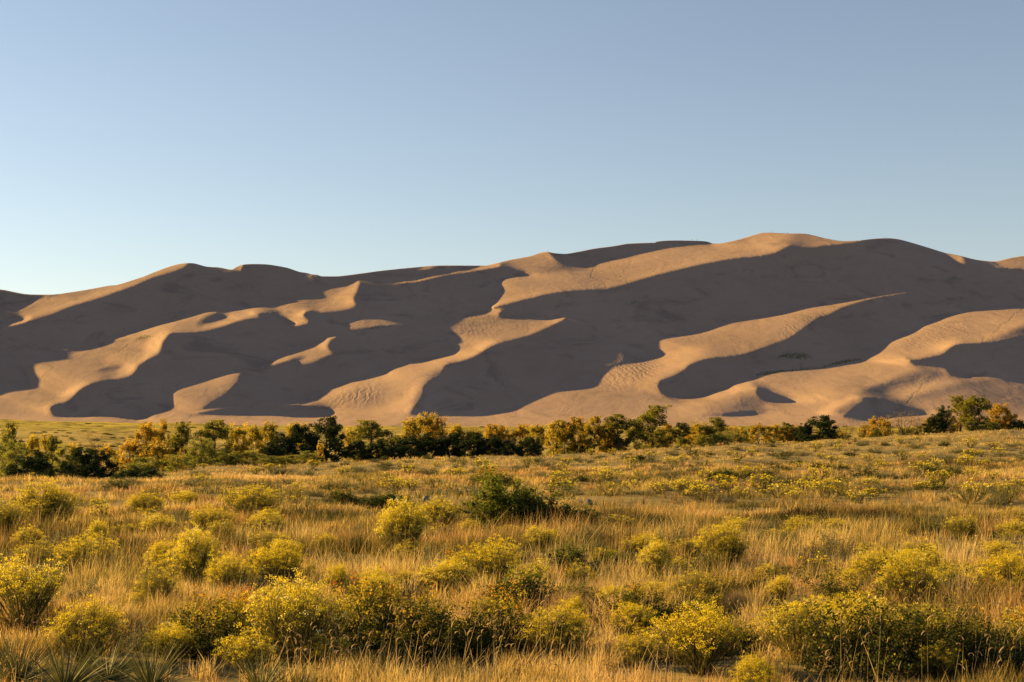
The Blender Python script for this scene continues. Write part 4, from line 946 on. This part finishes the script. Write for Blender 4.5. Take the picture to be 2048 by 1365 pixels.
# ================================================================== TREES
M['leaf_yellow'] = leaf_mat('cottonwood_leaf_gold', [(0, (.07, .075, .010)), (.35, (.23, .18, .015)), (.65, (.47, .32, .022)), (1, (.58, .38, .035))], .5, .5, .2)
M['leaf_orange'] = leaf_mat('cottonwood_leaf_orange', [(0, (.08, .075, .010)), (.35, (.26, .18, .015)), (.7, (.50, .29, .02)), (1, (.60, .34, .03))], .5, .5, .2)
M['leaf_green'] = leaf_mat('cottonwood_leaf_green', [(0, (.04, .045, .008)), (.5, (.15, .14, .015)), (.85, (.29, .23, .022)), (1, (.42, .30, .03))], .5, .5, .2)
M['leaf_willow'] = leaf_mat('willow_leaf', [(0, (.07, .075, .016)), (.5, (.19, .185, .03)), (1, (.34, .29, .05))], .5, .6, .15)
M['leaf_juniper'] = leaf_mat('juniper_needle', [(0, (.012, .020, .006)), (.5, (.030, .044, .010)), (1, (.07, .085, .018))], .15, .8, .1)
M['leaf_bare'] = leaf_mat('thin_autumn_leaf', [(0, (.16, .11, .04)), (1, (.38, .26, .09))], .4, .7, .1)
M['trunk'] = leaf_mat('tree_bark', [(0, (.035, .028, .018)), (1, (.14, .11, .07))], 0, .95, .05)
def tree_sets(kind, seed):
    """unit tree: 1 high, 1 wide crown; trunk with limbs, and leaf sprays carried by the limbs"""
    r_ = np.random.RandomState(seed); wood = []; P = []; T_ = []
    spec = {'cottonwood': dict(st=2, lo=.14, n=34, cl=.092, lv=9500, sz=.027, trunk=.022), 'aspen': dict(st=3, lo=.08, n=36, cl=.090, lv=9500, sz=.027, trunk=.013),
            'willow': dict(st=7, lo=.04, n=40, cl=.10, lv=9500, sz=.026, trunk=.009), 'juniper': dict(st=2, lo=.02, n=40, cl=.10, lv=9000, sz=.034, trunk=.03),
            'bare': dict(st=6, lo=.15, n=34, cl=.07, lv=1100, sz=.022, trunk=.010), 'shrub': dict(st=7, lo=.04, n=30, cl=.10, lv=3600, sz=.042, trunk=.010)}[kind]
    tops = []
    for k in range(spec['st']):
        a = r_.uniform(0, 6.28); off = 0 if spec['st'] == 1 else r_.uniform(.05, .3); hgt = r_.uniform(.72, .95) if k else .97
        pth = [np.array([0, 0, -.03])]; m = 7
        for i in range(1, m + 1):
            f = i / m; pth.append(np.array([math.cos(a) * off * f**.8, math.sin(a) * off * f**.8, f * hgt]) + r_.normal(0, .012, 3) * (1 + f))
        rad = spec['trunk'] * (1 - np.linspace(0, 1, m + 1) * .85); wood.append(tube(pth, rad, 6)[:3] + ({'tint': r_.uniform(.2, .8)},)); tops.append((np.array(pth), rad))
    limbs = []
    for k in range(spec['n']):
        pth, rad = tops[r_.randint(len(tops))]; f = r_.uniform(spec['lo'], .95) ** .85; i = min(int(f * 7), 6); g = f * 7 - i; p0 = pth[i] * (1 - g) + pth[i + 1] * g
        z = f; prof = {'cottonwood': .50 * math.sin(math.pi * min(1, max(0, (z - .12) / .95)) ** .75), 'aspen': .42 * math.sin(math.pi * min(1, max(0, (z - .08) / .98)) ** .8),
             'willow': .50 * (1 - .45 * z), 'juniper': .50 * math.sqrt(max(.02, 1 - z**2.2)), 'bare': .5 * (.5 + .5 * z), 'shrub': .5 * math.sqrt(max(.02, 1 - z**2))}[kind]
        a = r_.uniform(0, 6.28); L = prof * r_.uniform(.65, 1.08); rise = r_.uniform(.15, .75) if kind != 'juniper' else r_.uniform(.05, .5)
        e = np.array([math.cos(a) * L, math.sin(a) * L, p0[2] + L * rise * .8]); mid_ = (p0 + e) / 2 + np.array([0, 0, -.03]) + r_.normal(0, .015, 3)
        e[2] = min(e[2], 1.0)
        wood.append(tube([p0, mid_, e], np.array([.35, .22, .08]) * spec['trunk'] * 1.1, 4)[:3] + ({'tint': r_.uniform(.2, .8)},)); limbs.append((p0, mid_, e))
        for q_ in range(2 if kind != 'bare' else 5):
            e2 = mid_ * .4 + e * .6 + r_.normal(0, .075, 3) + np.array([0, 0, .03]); wood.append(tube([mid_ * .6 + e * .4, e2], np.array([.12, .04]) * spec['trunk'], 3)[:3] + ({'tint': .6},)); limbs.append((mid_, mid_ * .4 + e * .6, e2))
    pth = tops[0][0]; limbs.append((pth[-2], pth[-1], pth[-1] + [0, 0, .02]))
    # leaf clumps along the outer half of each limb
    nc = 3; per = max(1, int(spec['lv'] / (len(limbs) * nc)))
    for p0, mi, e in limbs:
        for c in range(nc):
            f = r_.uniform(.35, 1.05); ctr = (mi * (1 - f) + e * f) + r_.normal(0, .02, 3); s_ = spec['cl'] * r_.uniform(.45, 1.1); tn = r_.normal(.5, .17) + .12 * (ctr[2] - .5)
            n = int(per * r_.uniform(.5, 1.6)) + 1; d = r_.normal(size=(n, 3)); d /= np.linalg.norm(d, axis=1, keepdims=True); q_ = ctr + d * s_ * r_.uniform(.3, 1, (n, 1)) ** .6 * np.array([1, 1, .75])
            P.append(q_); T_.append(np.clip(tn + r_.normal(0, .10, n), 0, 1))
    P = np.concatenate(P); T_ = np.concatenate(T_); P[:, 2] = np.clip(P[:, 2], .005, 1.03)
    V, q = leaves(P, spec['sz'] * r_.uniform(.6, 1.3, len(P)), r_, asp=.8)
    return cat(wood), (V, q, None, {'tint': np.repeat(T_, 4)})
TN = {'cottonwood': 'cottonwood_tree', 'aspen': 'cottonwood_tree', 'willow': 'willow_shrub', 'juniper': 'juniper_tree', 'bare': 'bare_shrub', 'shrub': 'willow_shrub'}
def mk_tree(key, kind, seeds, mat):
    PROTO[key] = []
    for sd in seeds:
        w_, l_ = tree_sets(kind, sd); PROTO[key].append([plant(TN[kind], [('trunk', w_, M['trunk']), ('crown', l_, M[mat])]), False])
mk_tree('cw_yellow', 'cottonwood', (201, 202), 'leaf_yellow'); mk_tree('cw_green', 'cottonwood', (203, 204, 209), 'leaf_green')
mk_tree('as_yellow', 'aspen', (205, 206, 210), 'leaf_yellow'); mk_tree('as_orange', 'aspen', (207, 208), 'leaf_orange'); mk_tree('as_green', 'aspen', (211, 212), 'leaf_green')
mk_tree('willow', 'willow', (213, 214), 'leaf_willow'); mk_tree('juniper', 'juniper', (215, 216, 217), 'leaf_juniper')
mk_tree('bare', 'bare', (218, 219), 'leaf_bare'); mk_tree('orange_shrub', 'shrub', (220,), 'leaf_orange'); mk_tree('yellow_shrub', 'shrub', (221,), 'leaf_yellow')
KW = {'cw_yellow': 1.0, 'cw_green': 1.0}
def tree(key, u, vtop, wpx, D, label, var=0, cat_='tree', foot=None):
    x = D * (u - UC) / FPX; g = float(gz(x, D)); H = EYE + (VH - vtop) / FPX * D - g; W = px2m(wpx * (1.22 if key != 'juniper' else 1.22), D)
    g_ = {'juniper': 'junipers of the creek line', 'willow': 'willows of the creek line', 'bare': 'bare shrubs of the creek line'}.get(key, 'cottonwoods of the creek line')
    stamp(key, x, D, W, H + .15, (u * 3.7) % 6.28, label, cat_, g_, var, z=g - .1)
TREES = [  # kind, column, top row, width, distance, label
 ('willow', 4, 862, 70, 150, 'green willow cut by the left edge'), ('as_green', 22, 851, 48, 165, 'tallest green tree at the far left edge behind the junipers'),
 ('as_yellow', 66, 872, 40, 172, 'small gold cottonwood third from the left edge'), ('as_yellow', 92, 872, 36, 170, 'gold cottonwood above the first dark juniper, left of a green one'),
 ('as_green', 108, 872, 34, 168, 'slim green cottonwood above the gap of the two left junipers'), ('willow', 130, 892, 50, 155, 'low green willow behind the gap of the left junipers'),
 ('as_yellow', 150, 888, 34, 165, 'short yellow-green cottonwood above the lobed left juniper'), ('bare', 192, 866, 40, 180, 'sparse thin-leaved tree standing clear before the left plain'),
 ('orange_shrub', 212, 892, 44, 160, 'rust-coloured low willow right of the sparse thin-leaved tree'), ('willow', 34, 890, 60, 145, 'pale green willow behind the leftmost juniper'),
 ('juniper', 60, 905, 92, 138, 'leftmost dark juniper, broad and round'), ('juniper', 165, 899, 72, 140, 'dark juniper with its top joined to a larger one on the right'),
 ('juniper', 198, 901, 66, 139, 'dark juniper at the right end of the left clump'), ('juniper', 72, 946, 34, 100, 'small dark juniper in front of the leftmost big one'), ('juniper', 104, 940, 48, 98, 'front dark juniper between the two left clumps'),
 ('juniper', 135, 924, 44, 128, 'olive juniper below the slim green cottonwood'),
 ('juniper', 262, 936, 60, 112, 'flat dark juniper mat in the left hollow'), ('juniper', 300, 938, 52, 108, 'flat dark juniper mat right of its twin in the left hollow'), ('juniper', 236, 948, 40, 100, 'low olive juniper at the left of the hollow'),
 ('willow', 285, 918, 90, 132, 'long low dark willow above the juniper mats'), ('willow', 355, 912, 50, 150, 'low green willow under the dark-green cottonwood'),
 ('orange_shrub', 262, 880, 46, 170, 'bright orange bush left of the gold cottonwood pair'), ('as_orange', 292, 849, 48, 178, 'left gold-orange cottonwood of the pair above the left plain'),
 ('as_orange', 322, 843, 44, 180, 'right gold-orange cottonwood of the pair, slightly taller'), ('orange_shrub', 312, 886, 70, 168, 'orange undergrowth bush at the foot of the gold pair'),
 ('as_green', 361, 848, 50, 176, 'rounded dark-green cottonwood right of the gold pair'), ('willow', 404, 880, 70, 160, 'large feathery grey-green willow in front of the green cottonwood'),
 ('cw_green', 434, 844, 78, 176, 'big green cottonwood left of the yellow-green ones'), ('as_yellow', 478, 849, 46, 180, 'yellow-green cottonwood right of the big green one'),
 ('as_yellow', 508, 852, 44, 182, 'thin yellow cottonwood in the left half of the tree line'), ('willow', 455, 902, 60, 158, 'pale willow bush below the big green cottonwood'), ('willow', 505, 904, 66, 160, 'pale willow bush below the thin yellow cottonwood'),
 ('as_yellow', 536, 846, 56, 184, 'gold-tipped cottonwood left of the first tall dark juniper'), ('as_yellow', 592, 847, 52, 188, 'pale gold cottonwood behind the dark junipers'),
 ('juniper', 568, 868, 60, 172, 'dark juniper at the left of the tall juniper group'), ('juniper', 606, 852, 66, 174, 'second dark juniper of the tall group'), ('juniper', 652, 836, 74, 176, 'tallest dark juniper with a full rounded crown'),
 ('juniper', 540, 888, 50, 168, 'low dark juniper at the foot of the gold-tipped cottonwood'), ('orange_shrub', 640, 888, 16, 164, 'tiny orange sapling glowing in front of the tallest juniper'),
 ('willow', 620, 904, 54, 158, 'fluffy green willow bush below the tallest juniper'), ('willow', 575, 912, 60, 156, 'low willow bush left of the fluffy green one'), ('willow', 540, 914, 50, 155, 'low pale willow left of the tall juniper group'),
 ('cw_green', 737, 845, 84, 184, 'lone round green cottonwood right of the tallest juniper'), ('as_yellow', 704, 856, 34, 190, 'narrow yellow-green tree left of the lone round cottonwood'),
 ('juniper', 712, 884, 50, 176, 'dark juniper under the lone round cottonwood, left one'), ('juniper', 752, 882, 46, 177, 'dark juniper under the lone round cottonwood, right one'),
 ('as_green', 790, 872, 50, 180, 'yellow-green bushy tree left of the long juniper bank'), ('as_yellow', 822, 838, 52, 194, 'yellow cottonwood at the left of the tall gold group'), ('as_yellow', 850, 828, 50, 196, 'highest gold cottonwood of the centre'),
 ('as_orange', 880, 834, 50, 195, 'orange-gold cottonwood right of the highest gold one'), ('as_yellow', 915, 850, 50, 192, 'lower yellow cottonwood between the gold group and the juniper bank'),
 ('as_yellow', 950, 860, 44, 192, 'yellow cottonwood top over the middle of the juniper bank'), ('as_orange', 985, 852, 46, 190, 'orange cottonwood over the right part of the juniper bank'), ('as_orange', 1012, 854, 42, 190, 'last orange cottonwood over the juniper bank'),
 ('juniper', 822, 874, 66, 176, 'first juniper of the long dark bank'), ('juniper', 862, 868, 64, 178, 'second juniper of the long dark bank'), ('juniper', 902, 868, 62, 177, 'third juniper of the long dark bank'), ('juniper', 942, 872, 62, 176, 'fourth juniper of the long dark bank'),
 ('juniper', 980, 872, 60, 175, 'fifth juniper of the long dark bank'), ('juniper', 1018, 882, 54, 174, 'sixth juniper of the long dark bank'), ('juniper', 1056, 876, 54, 175, 'last juniper of the long dark bank, under yellow leaves'), ('juniper', 790, 892, 46, 172, 'small juniper at the left end of the long dark bank'),
 ('as_orange', 1044, 852, 42, 190, 'orange cottonwood left of the open row of trunks'), ('as_yellow', 1074, 850, 44, 188, 'yellow cottonwood at the start of the open row of trunks'),
 ('cw_yellow', 1108, 844, 44, 184, 'first slim cottonwood of the open row'), ('cw_yellow', 1128, 845, 42, 186, 'second slim cottonwood of the open row'), ('as_orange', 1153, 838, 48, 186, 'orange-topped cottonwood of the open row'),
 ('cw_yellow', 1188, 836, 46, 184, 'tall thin gold cottonwood left of the two-stemmed one'), ('as_orange', 1172, 848, 34, 190, 'small orange cottonwood behind the open row'), ('cw_green', 1240, 832, 66, 184, 'broad green-gold cottonwood with pale stems left of the tall lone one'),
 ('cw_yellow', 1216, 846, 40, 186, 'cottonwood tucked at the left of the broad green-gold one'), ('as_green', 1272, 842, 36, 188, 'dim green tree between the broad cottonwood and the tallest one'), ('cw_green', 1305, 815, 70, 184, 'tallest lone cottonwood with an open crown leaning right'),
 ('as_green', 1322, 862, 44, 180, 'low green bushy tree at the foot of the tallest cottonwood'), ('as_orange', 1335, 850, 34, 194, 'small orange tree behind the tallest cottonwood'), ('as_green', 1362, 848, 50, 184, 'rounded green cottonwood right of the tallest one'),
 ('as_yellow', 1396, 845, 46, 186, 'yellow cottonwood between two green ones right of the tallest'), ('as_green', 1430, 838, 56, 186, 'green cottonwood at the right end of the middle row'), ('willow', 1444, 864, 50, 182, 'pale willow at the right end of the middle row'), ('willow', 1408, 872, 40, 178, 'low green willow under the right end of the middle row'),
 ('orange_shrub', 1518, 848, 36, 205, 'orange bush left of the small green pair on the right'), ('as_yellow', 1546, 850, 34, 205, 'yellow tree of the small group left of the round juniper'), ('as_green', 1578, 845, 42, 205, 'thin green tree just left of the round juniper'), ('orange_shrub', 1592, 858, 34, 204, 'golden bush at the left foot of the round juniper'),
 ('juniper', 1638, 833, 72, 202, 'round dark juniper alone on the right slope'), ('juniper', 1606, 848, 36, 202, 'small dark juniper at the left of the round one'), ('bare', 1690, 844, 50, 206, 'sparse low bush right of the round juniper'),
 ('orange_shrub', 1755, 835, 40, 208, 'orange bush left of the big bare shrub'), ('orange_shrub', 1772, 842, 24, 206, 'bright orange sapling against the big bare shrub'), ('yellow_shrub', 1735, 848, 40, 210, 'yellow bush behind the orange ones on the right'),
 ('bare', 1806, 824, 60, 207, 'big pale bare shrub before the shaded low dune'), ('bare', 1780, 832, 44, 209, 'left companion of the big pale bare shrub'), ('bare', 1846, 834, 44, 208, 'thin bare shrub between the big bare one and the right junipers'),
 ('juniper', 1872, 828, 46, 204, 'dark juniper at the left of the right-hand clump'), ('juniper', 1892, 814, 40, 206, 'taller dark juniper under the right-hand cottonwood'), ('bare', 1902, 826, 36, 202, 'grey bare shrub in front of the taller right juniper'),
 ('cw_green', 1922, 795, 46, 210, 'left lobe cottonwood of the tall right-hand pair'), ('cw_green', 1953, 795, 60, 208, 'right and broader cottonwood of the tall right-hand pair'), ('as_orange', 1998, 810, 50, 211, 'gold-orange cottonwood near the right edge'), ('as_orange', 2020, 822, 34, 211, 'smaller gold-orange cottonwood close to the right edge'),
 ('juniper', 2032, 842, 34, 206, 'low dark juniper at the right edge'), ('willow', 1978, 842, 44, 204, 'dim willow under the gold-orange cottonwood'), ('yellow_shrub', 1480, 856, 34, 200, 'small yellow bush in the gap right of the middle row'),
]
for i, (k, u, vt, wp, D, lb) in enumerate(TREES): tree(k, u, vt, wp, D, lb, i, 'tree' if not k.endswith('shrub') and k not in ('willow', 'bare') else 'shrub')
def undergrowth():
    r_ = np.random.RandomState(77); cnt = {}; made = []
    for k in range(125):
        u = r_.choice([r_.uniform(230, 560), r_.uniform(680, 800), r_.uniform(1060, 1500), r_.uniform(1480, 2050)], p=[.25, .08, .32, .35])
        D = r_.uniform(168, 188) if u < 560 else r_.uniform(186, 204) if u < 1480 else r_.uniform(204, 214)
        key = ['willow', 'yellow_shrub', 'willow', 'orange_shrub', 'bare'][r_.randint(5)]; x = D * (u - UC) / FPX; h = r_.uniform(1.3, 3.2) * (1 if u < 1480 else .9)
        made.append((D, u, key, stamp(key, x, D, r_.uniform(1.8, 3.6), h, r_.uniform(0, 6.28), 'x', 'shrub', 'undergrowth of the creek line', k, z=float(gz(x, D)) - .1)))
    nm = {'willow': 'low green willow', 'yellow_shrub': 'low yellow bush', 'orange_shrub': 'low orange bush', 'bare': 'low bare bush'}
    for D, u, key, o in sorted(made, key=lambda t: t[1]):
        lm = min(LM, key=lambda t: abs(t[0] - u))[1]; c = cnt.get((lm, key), 0); cnt[(lm, key)] = c + 1
        o['label'] = '%s %s from the left under %s' % (ORD[c], nm[key], lm)
undergrowth()
for _l in PROTO.values():          # a variant that found no use is removed again
    for _o, _used in _l:
        if not _used:
            for _c in list(_o.children): bpy.data.objects.remove(_c)
            bpy.data.objects.remove(_o)
# ================================================================== BOULDERS
def rock_mat():
    s = NT('grey_boulder'); p = s.pos(); n1 = s.noise(p, 6, 5, .6)
    return s.bsdf(s.ramp(n1, [(.35, (.10, .085, .06)), (.6, (.24, .19, .13))]), .9, .1, n1, .6, .05)
RM = rock_mat()
for i, (u, v, wp, lb) in enumerate([(1178, 1010, 22, 'largest pale boulder lying in the grass right of the green pair'), (1160, 1006, 12, 'small boulder left of the largest one'), (851, 1002, 18, 'rounded grey boulder between the low green bushes and the yellow rabbitbrush')]):
    r_ = np.random.RandomState(i); import bmesh
    bm = bmesh.new(); bmesh.ops.create_icosphere(bm, subdivisions=3, radius=.5)
    pl = [(Vector(r_.normal(0, 1, 3)).normalized(), r_.uniform(.3, .42)) for _ in range(9)]
    for vv in bm.verts:
        for n_, d_ in pl:
            e = vv.co.dot(n_) - d_
            if e > 0: vv.co -= n_ * e * .9
        vv.co *= 1 + r_.normal(0, .012)
    me = bpy.data.meshes.new('boulder'); bm.to_mesh(me); bm.free(); me.materials.append(RM); o = bpy.data.objects.new('boulder', me); C.objects.link(o)
    x, y, z = at(u, v); W = px2m(wp, y); o.location = (x, y, z + W * .12); o.scale = (W, W, W * .85); tag(o, lb, 'boulder', 'boulders in the grass')
    FOOT_PRINTS.append((x, y, W * 1.6))
# ================================================================== WALKERS ON THE CRESTS
def person_mesh(pose, seed):
    """one continuous skinned figure 1.75 m tall, clothes as materials on it"""
    r_ = np.random.RandomState(seed); sp = {'stand': 0.06, 'walk': .24, 'sit': 0}[pose]; hz = .94 if pose != 'sit' else .16
    J = [(0, 0, hz), (0, 0, hz + .28), (0, 0, hz + .50), (0, 0, hz + .60), (0, .01, hz + .70), (0, .01, hz + .80)]; rad = [.155, .14, .165, .065, .085, .10]; E = [(0, 1), (1, 2), (2, 3), (3, 4), (4, 5)]
    for s in (-1, 1):
        k = len(J)
        if pose == 'sit': J += [(s * .10, .10, .15), (s * .13, .42, .42), (s * .12, .60, .06), (s * .12, .72, .05)]
        else: J += [(s * .10, 0, hz - .06), (s * .11, sp * s * .5 + .03, .50), (s * .12, sp * s, .07), (s * .12, sp * s + .14, .03)]
        rad += [.095, .065, .045, .04]; E += [(0, k), (k, k + 1), (k + 1, k + 2), (k + 2, k + 3)]
        k = len(J); J += [(s * .21, 0, hz + .46), (s * .27, -.03 * s, hz + .20), (s * .27, .14, hz - .02), (s * .26, .20, hz - .08)]; rad += [.06, .045, .035, .03]; E += [(2, k), (k, k + 1), (k + 1, k + 2), (k + 2, k + 3)]
    me = bpy.data.meshes.new('person'); me.from_pydata([Vector(j) for j in J], E, []); o = bpy.data.objects.new('person', me); C.objects.link(o)
    md = o.modifiers.new('skin', 'SKIN'); sv = me.skin_vertices[0].data
    for i, r in enumerate(rad): sv[i].radius = (r, r * .8); sv[i].use_root = i == 0
    o.modifiers.new('sub', 'SUBSURF').render_levels = 1; o.modifiers[-1].levels = 1
    dg = bpy.context.evaluated_depsgraph_get(); me2 = bpy.data.meshes.new_from_object(o.evaluated_get(dg)); bpy.data.objects.remove(o)
    me2.name = 'person'; me2.materials.clear()
    def cm(n, c): s = NT(n); return s.bsdf(c, .8, .1)
    top = [(.05, .06, .10), (.25, .05, .04), (.10, .10, .10), (.30, .28, .25)][seed % 4]
    for n, c in (('trousers', (.04, .04, .05)), ('jacket', top), ('skin', (.35, .20, .13)), ('hair', (.04, .025, .015))): me2.materials.append(cm(n, c))
    for p_ in me2.polygons:
        c = p_.center; z_ = c.z - hz
        p_.material_index = 3 if z_ > .80 or (z_ > .68 and c.y < 0) else 2 if z_ > .62 or (abs(c.x) > .2 and z_ < .0 and c.y > .12) else 1 if z_ > .02 else 0
        p_.use_smooth = True
    return me2
PM = [person_mesh('stand', 0), person_mesh('walk', 1), person_mesh('stand', 2), person_mesh('sit', 3)]
for i, (u, pm, hd, lb) in enumerate([
 (1096, 0, 1.0, 'lone person standing on the pointed crest left of the centre skyline'), (1384, 1, .5, 'left walker of the pair on the dark flat crest'), (1394, 0, 2.2, 'right walker of the pair on the dark flat crest'),
 (1545, 2, .3, 'person standing alone at the left of the highest crest'), (1568, 0, 1.3, 'left person of the close pair on the highest crest'), (1575, 1, 3.0, 'right person of the close pair on the highest crest'),
 (1598, 3, 2.0, 'person sitting at the right end of the highest crest'), (1768, 2, 4.0, 'left person of the pair on the rounded right crest'), (1772, 0, 1.8, 'right person of the pair on the rounded right crest')]):
    x, y, z = [float(c) for c in dune_pt(u, float(sky_row(u)))]
    o = bpy.data.objects.new('person', PM[pm]); C.objects.link(o); o.location = (x, y - .3, z - .04); o.rotation_euler.z = hd; tag(o, lb, 'person', 'walkers on the dune crests')
for i, (u, v, pm, hd, lb) in enumerate([(1570, 829, 0, .4, 'left person standing on the sand at the dune foot'), (1578, 829, 1, 2.0, 'right person walking on the sand at the dune foot'), (1605, 831, 3, 1.0, 'person sitting on the sand right of the two standing ones')]):
    x, y, z = [float(c) for c in dune_pt(u, v)]
    o = bpy.data.objects.new('person', PM[pm]); C.objects.link(o); o.location = (x, y, z - .03); o.rotation_euler.z = hd; tag(o, lb, 'person', 'people on the sand at the dune foot')
# ------------------------------------------------------------------ the grass, kept clear of the plants placed above
def add_grass():
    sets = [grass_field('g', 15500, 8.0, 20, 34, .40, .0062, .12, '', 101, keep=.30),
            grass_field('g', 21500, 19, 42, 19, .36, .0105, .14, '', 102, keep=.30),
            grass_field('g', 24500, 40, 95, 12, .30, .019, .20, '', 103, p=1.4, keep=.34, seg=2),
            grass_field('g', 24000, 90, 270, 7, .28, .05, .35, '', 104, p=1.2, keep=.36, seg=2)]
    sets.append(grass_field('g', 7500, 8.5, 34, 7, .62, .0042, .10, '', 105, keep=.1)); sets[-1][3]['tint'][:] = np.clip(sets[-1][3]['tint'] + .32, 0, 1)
    V, q, t, a = cat(sets)
    tag(mesh_np('grass', V, quads=q, tris=t, mat=M['grass'], attrs=a), 'tall golden dry grass covering the whole meadow', 'grass', kind='stuff')
    print('grass faces', len(q) + len(t))
add_grass()
def seed_grass():
    """tall stems with curled, eyebrow-like seed heads in the nearest part of the meadow"""
    r_ = np.random.RandomState(7); st = []; hd = []
    for (u0, u1, v0, v1, n, hg) in ((640, 1120, 1230, 1400, 260, .62), (1110, 1330, 1330, 1400, 60, .5), (1580, 2000, 1270, 1400, 120, .62), (520, 700, 1330, 1400, 70, .5),
                                (0, 60, 1290, 1400, 25, .5), (1960, 2060, 1280, 1400, 25, .7), (900, 1170, 1080, 1110, 90, .42), (100, 900, 1100, 1250, 90, .45), (1200, 2000, 1120, 1250, 90, .45)):
        for k in range(n):
            x, y, z = at(r_.uniform(u0, u1), r_.uniform(v0, v1)); h = hg * .85 * r_.uniform(.35, 1.25); b = np.array([x, y, z - .02])
            ln = r_.normal(.08, .22); tp = b + np.array([ln * h, r_.normal(0, .08) * h, h]); st.append((b, tp))
            # curled head: a short arc sweeping over and down
            s = 1 if r_.rand() < .65 else -1; L = r_.uniform(.035, .075) * (hg / .6); cur = r_.uniform(.5, 2.6); yy = r_.uniform(-.4, .4); a0 = r_.uniform(-.2, .4); pp = [tp]
            for j in range(5):
                an = a0 + cur * j / 4; pp.append(pp[-1] + L / 4 * np.array([s * math.sin(an), yy * math.sin(an), math.cos(an)]))
            hd.append(tube(pp, np.array([.0022, .0042, .0046, .0044, .0038, .0016]), 4)[:3] + ({'tint': r_.uniform(.1, 1)},))
    B = np.array([a for a, b in st]); Tp = np.array([b for a, b in st]); V, q, t, H, m = blades(B, Tp, np.zeros_like(B), .0042, r_, seg=3)
    n_s = (V, q, t, {'tint': .3 + .4 * H})
    V, q, t, a = cat([n_s] + hd)
    tag(mesh_np('seed_head_grass', V, quads=q, tris=t, mat=M['seed'], attrs=a), 'brown grass stems with curled seed heads in front of the bushes', 'grass', kind='stuff')
seed_grass(); print('grass', time.time() - T0)
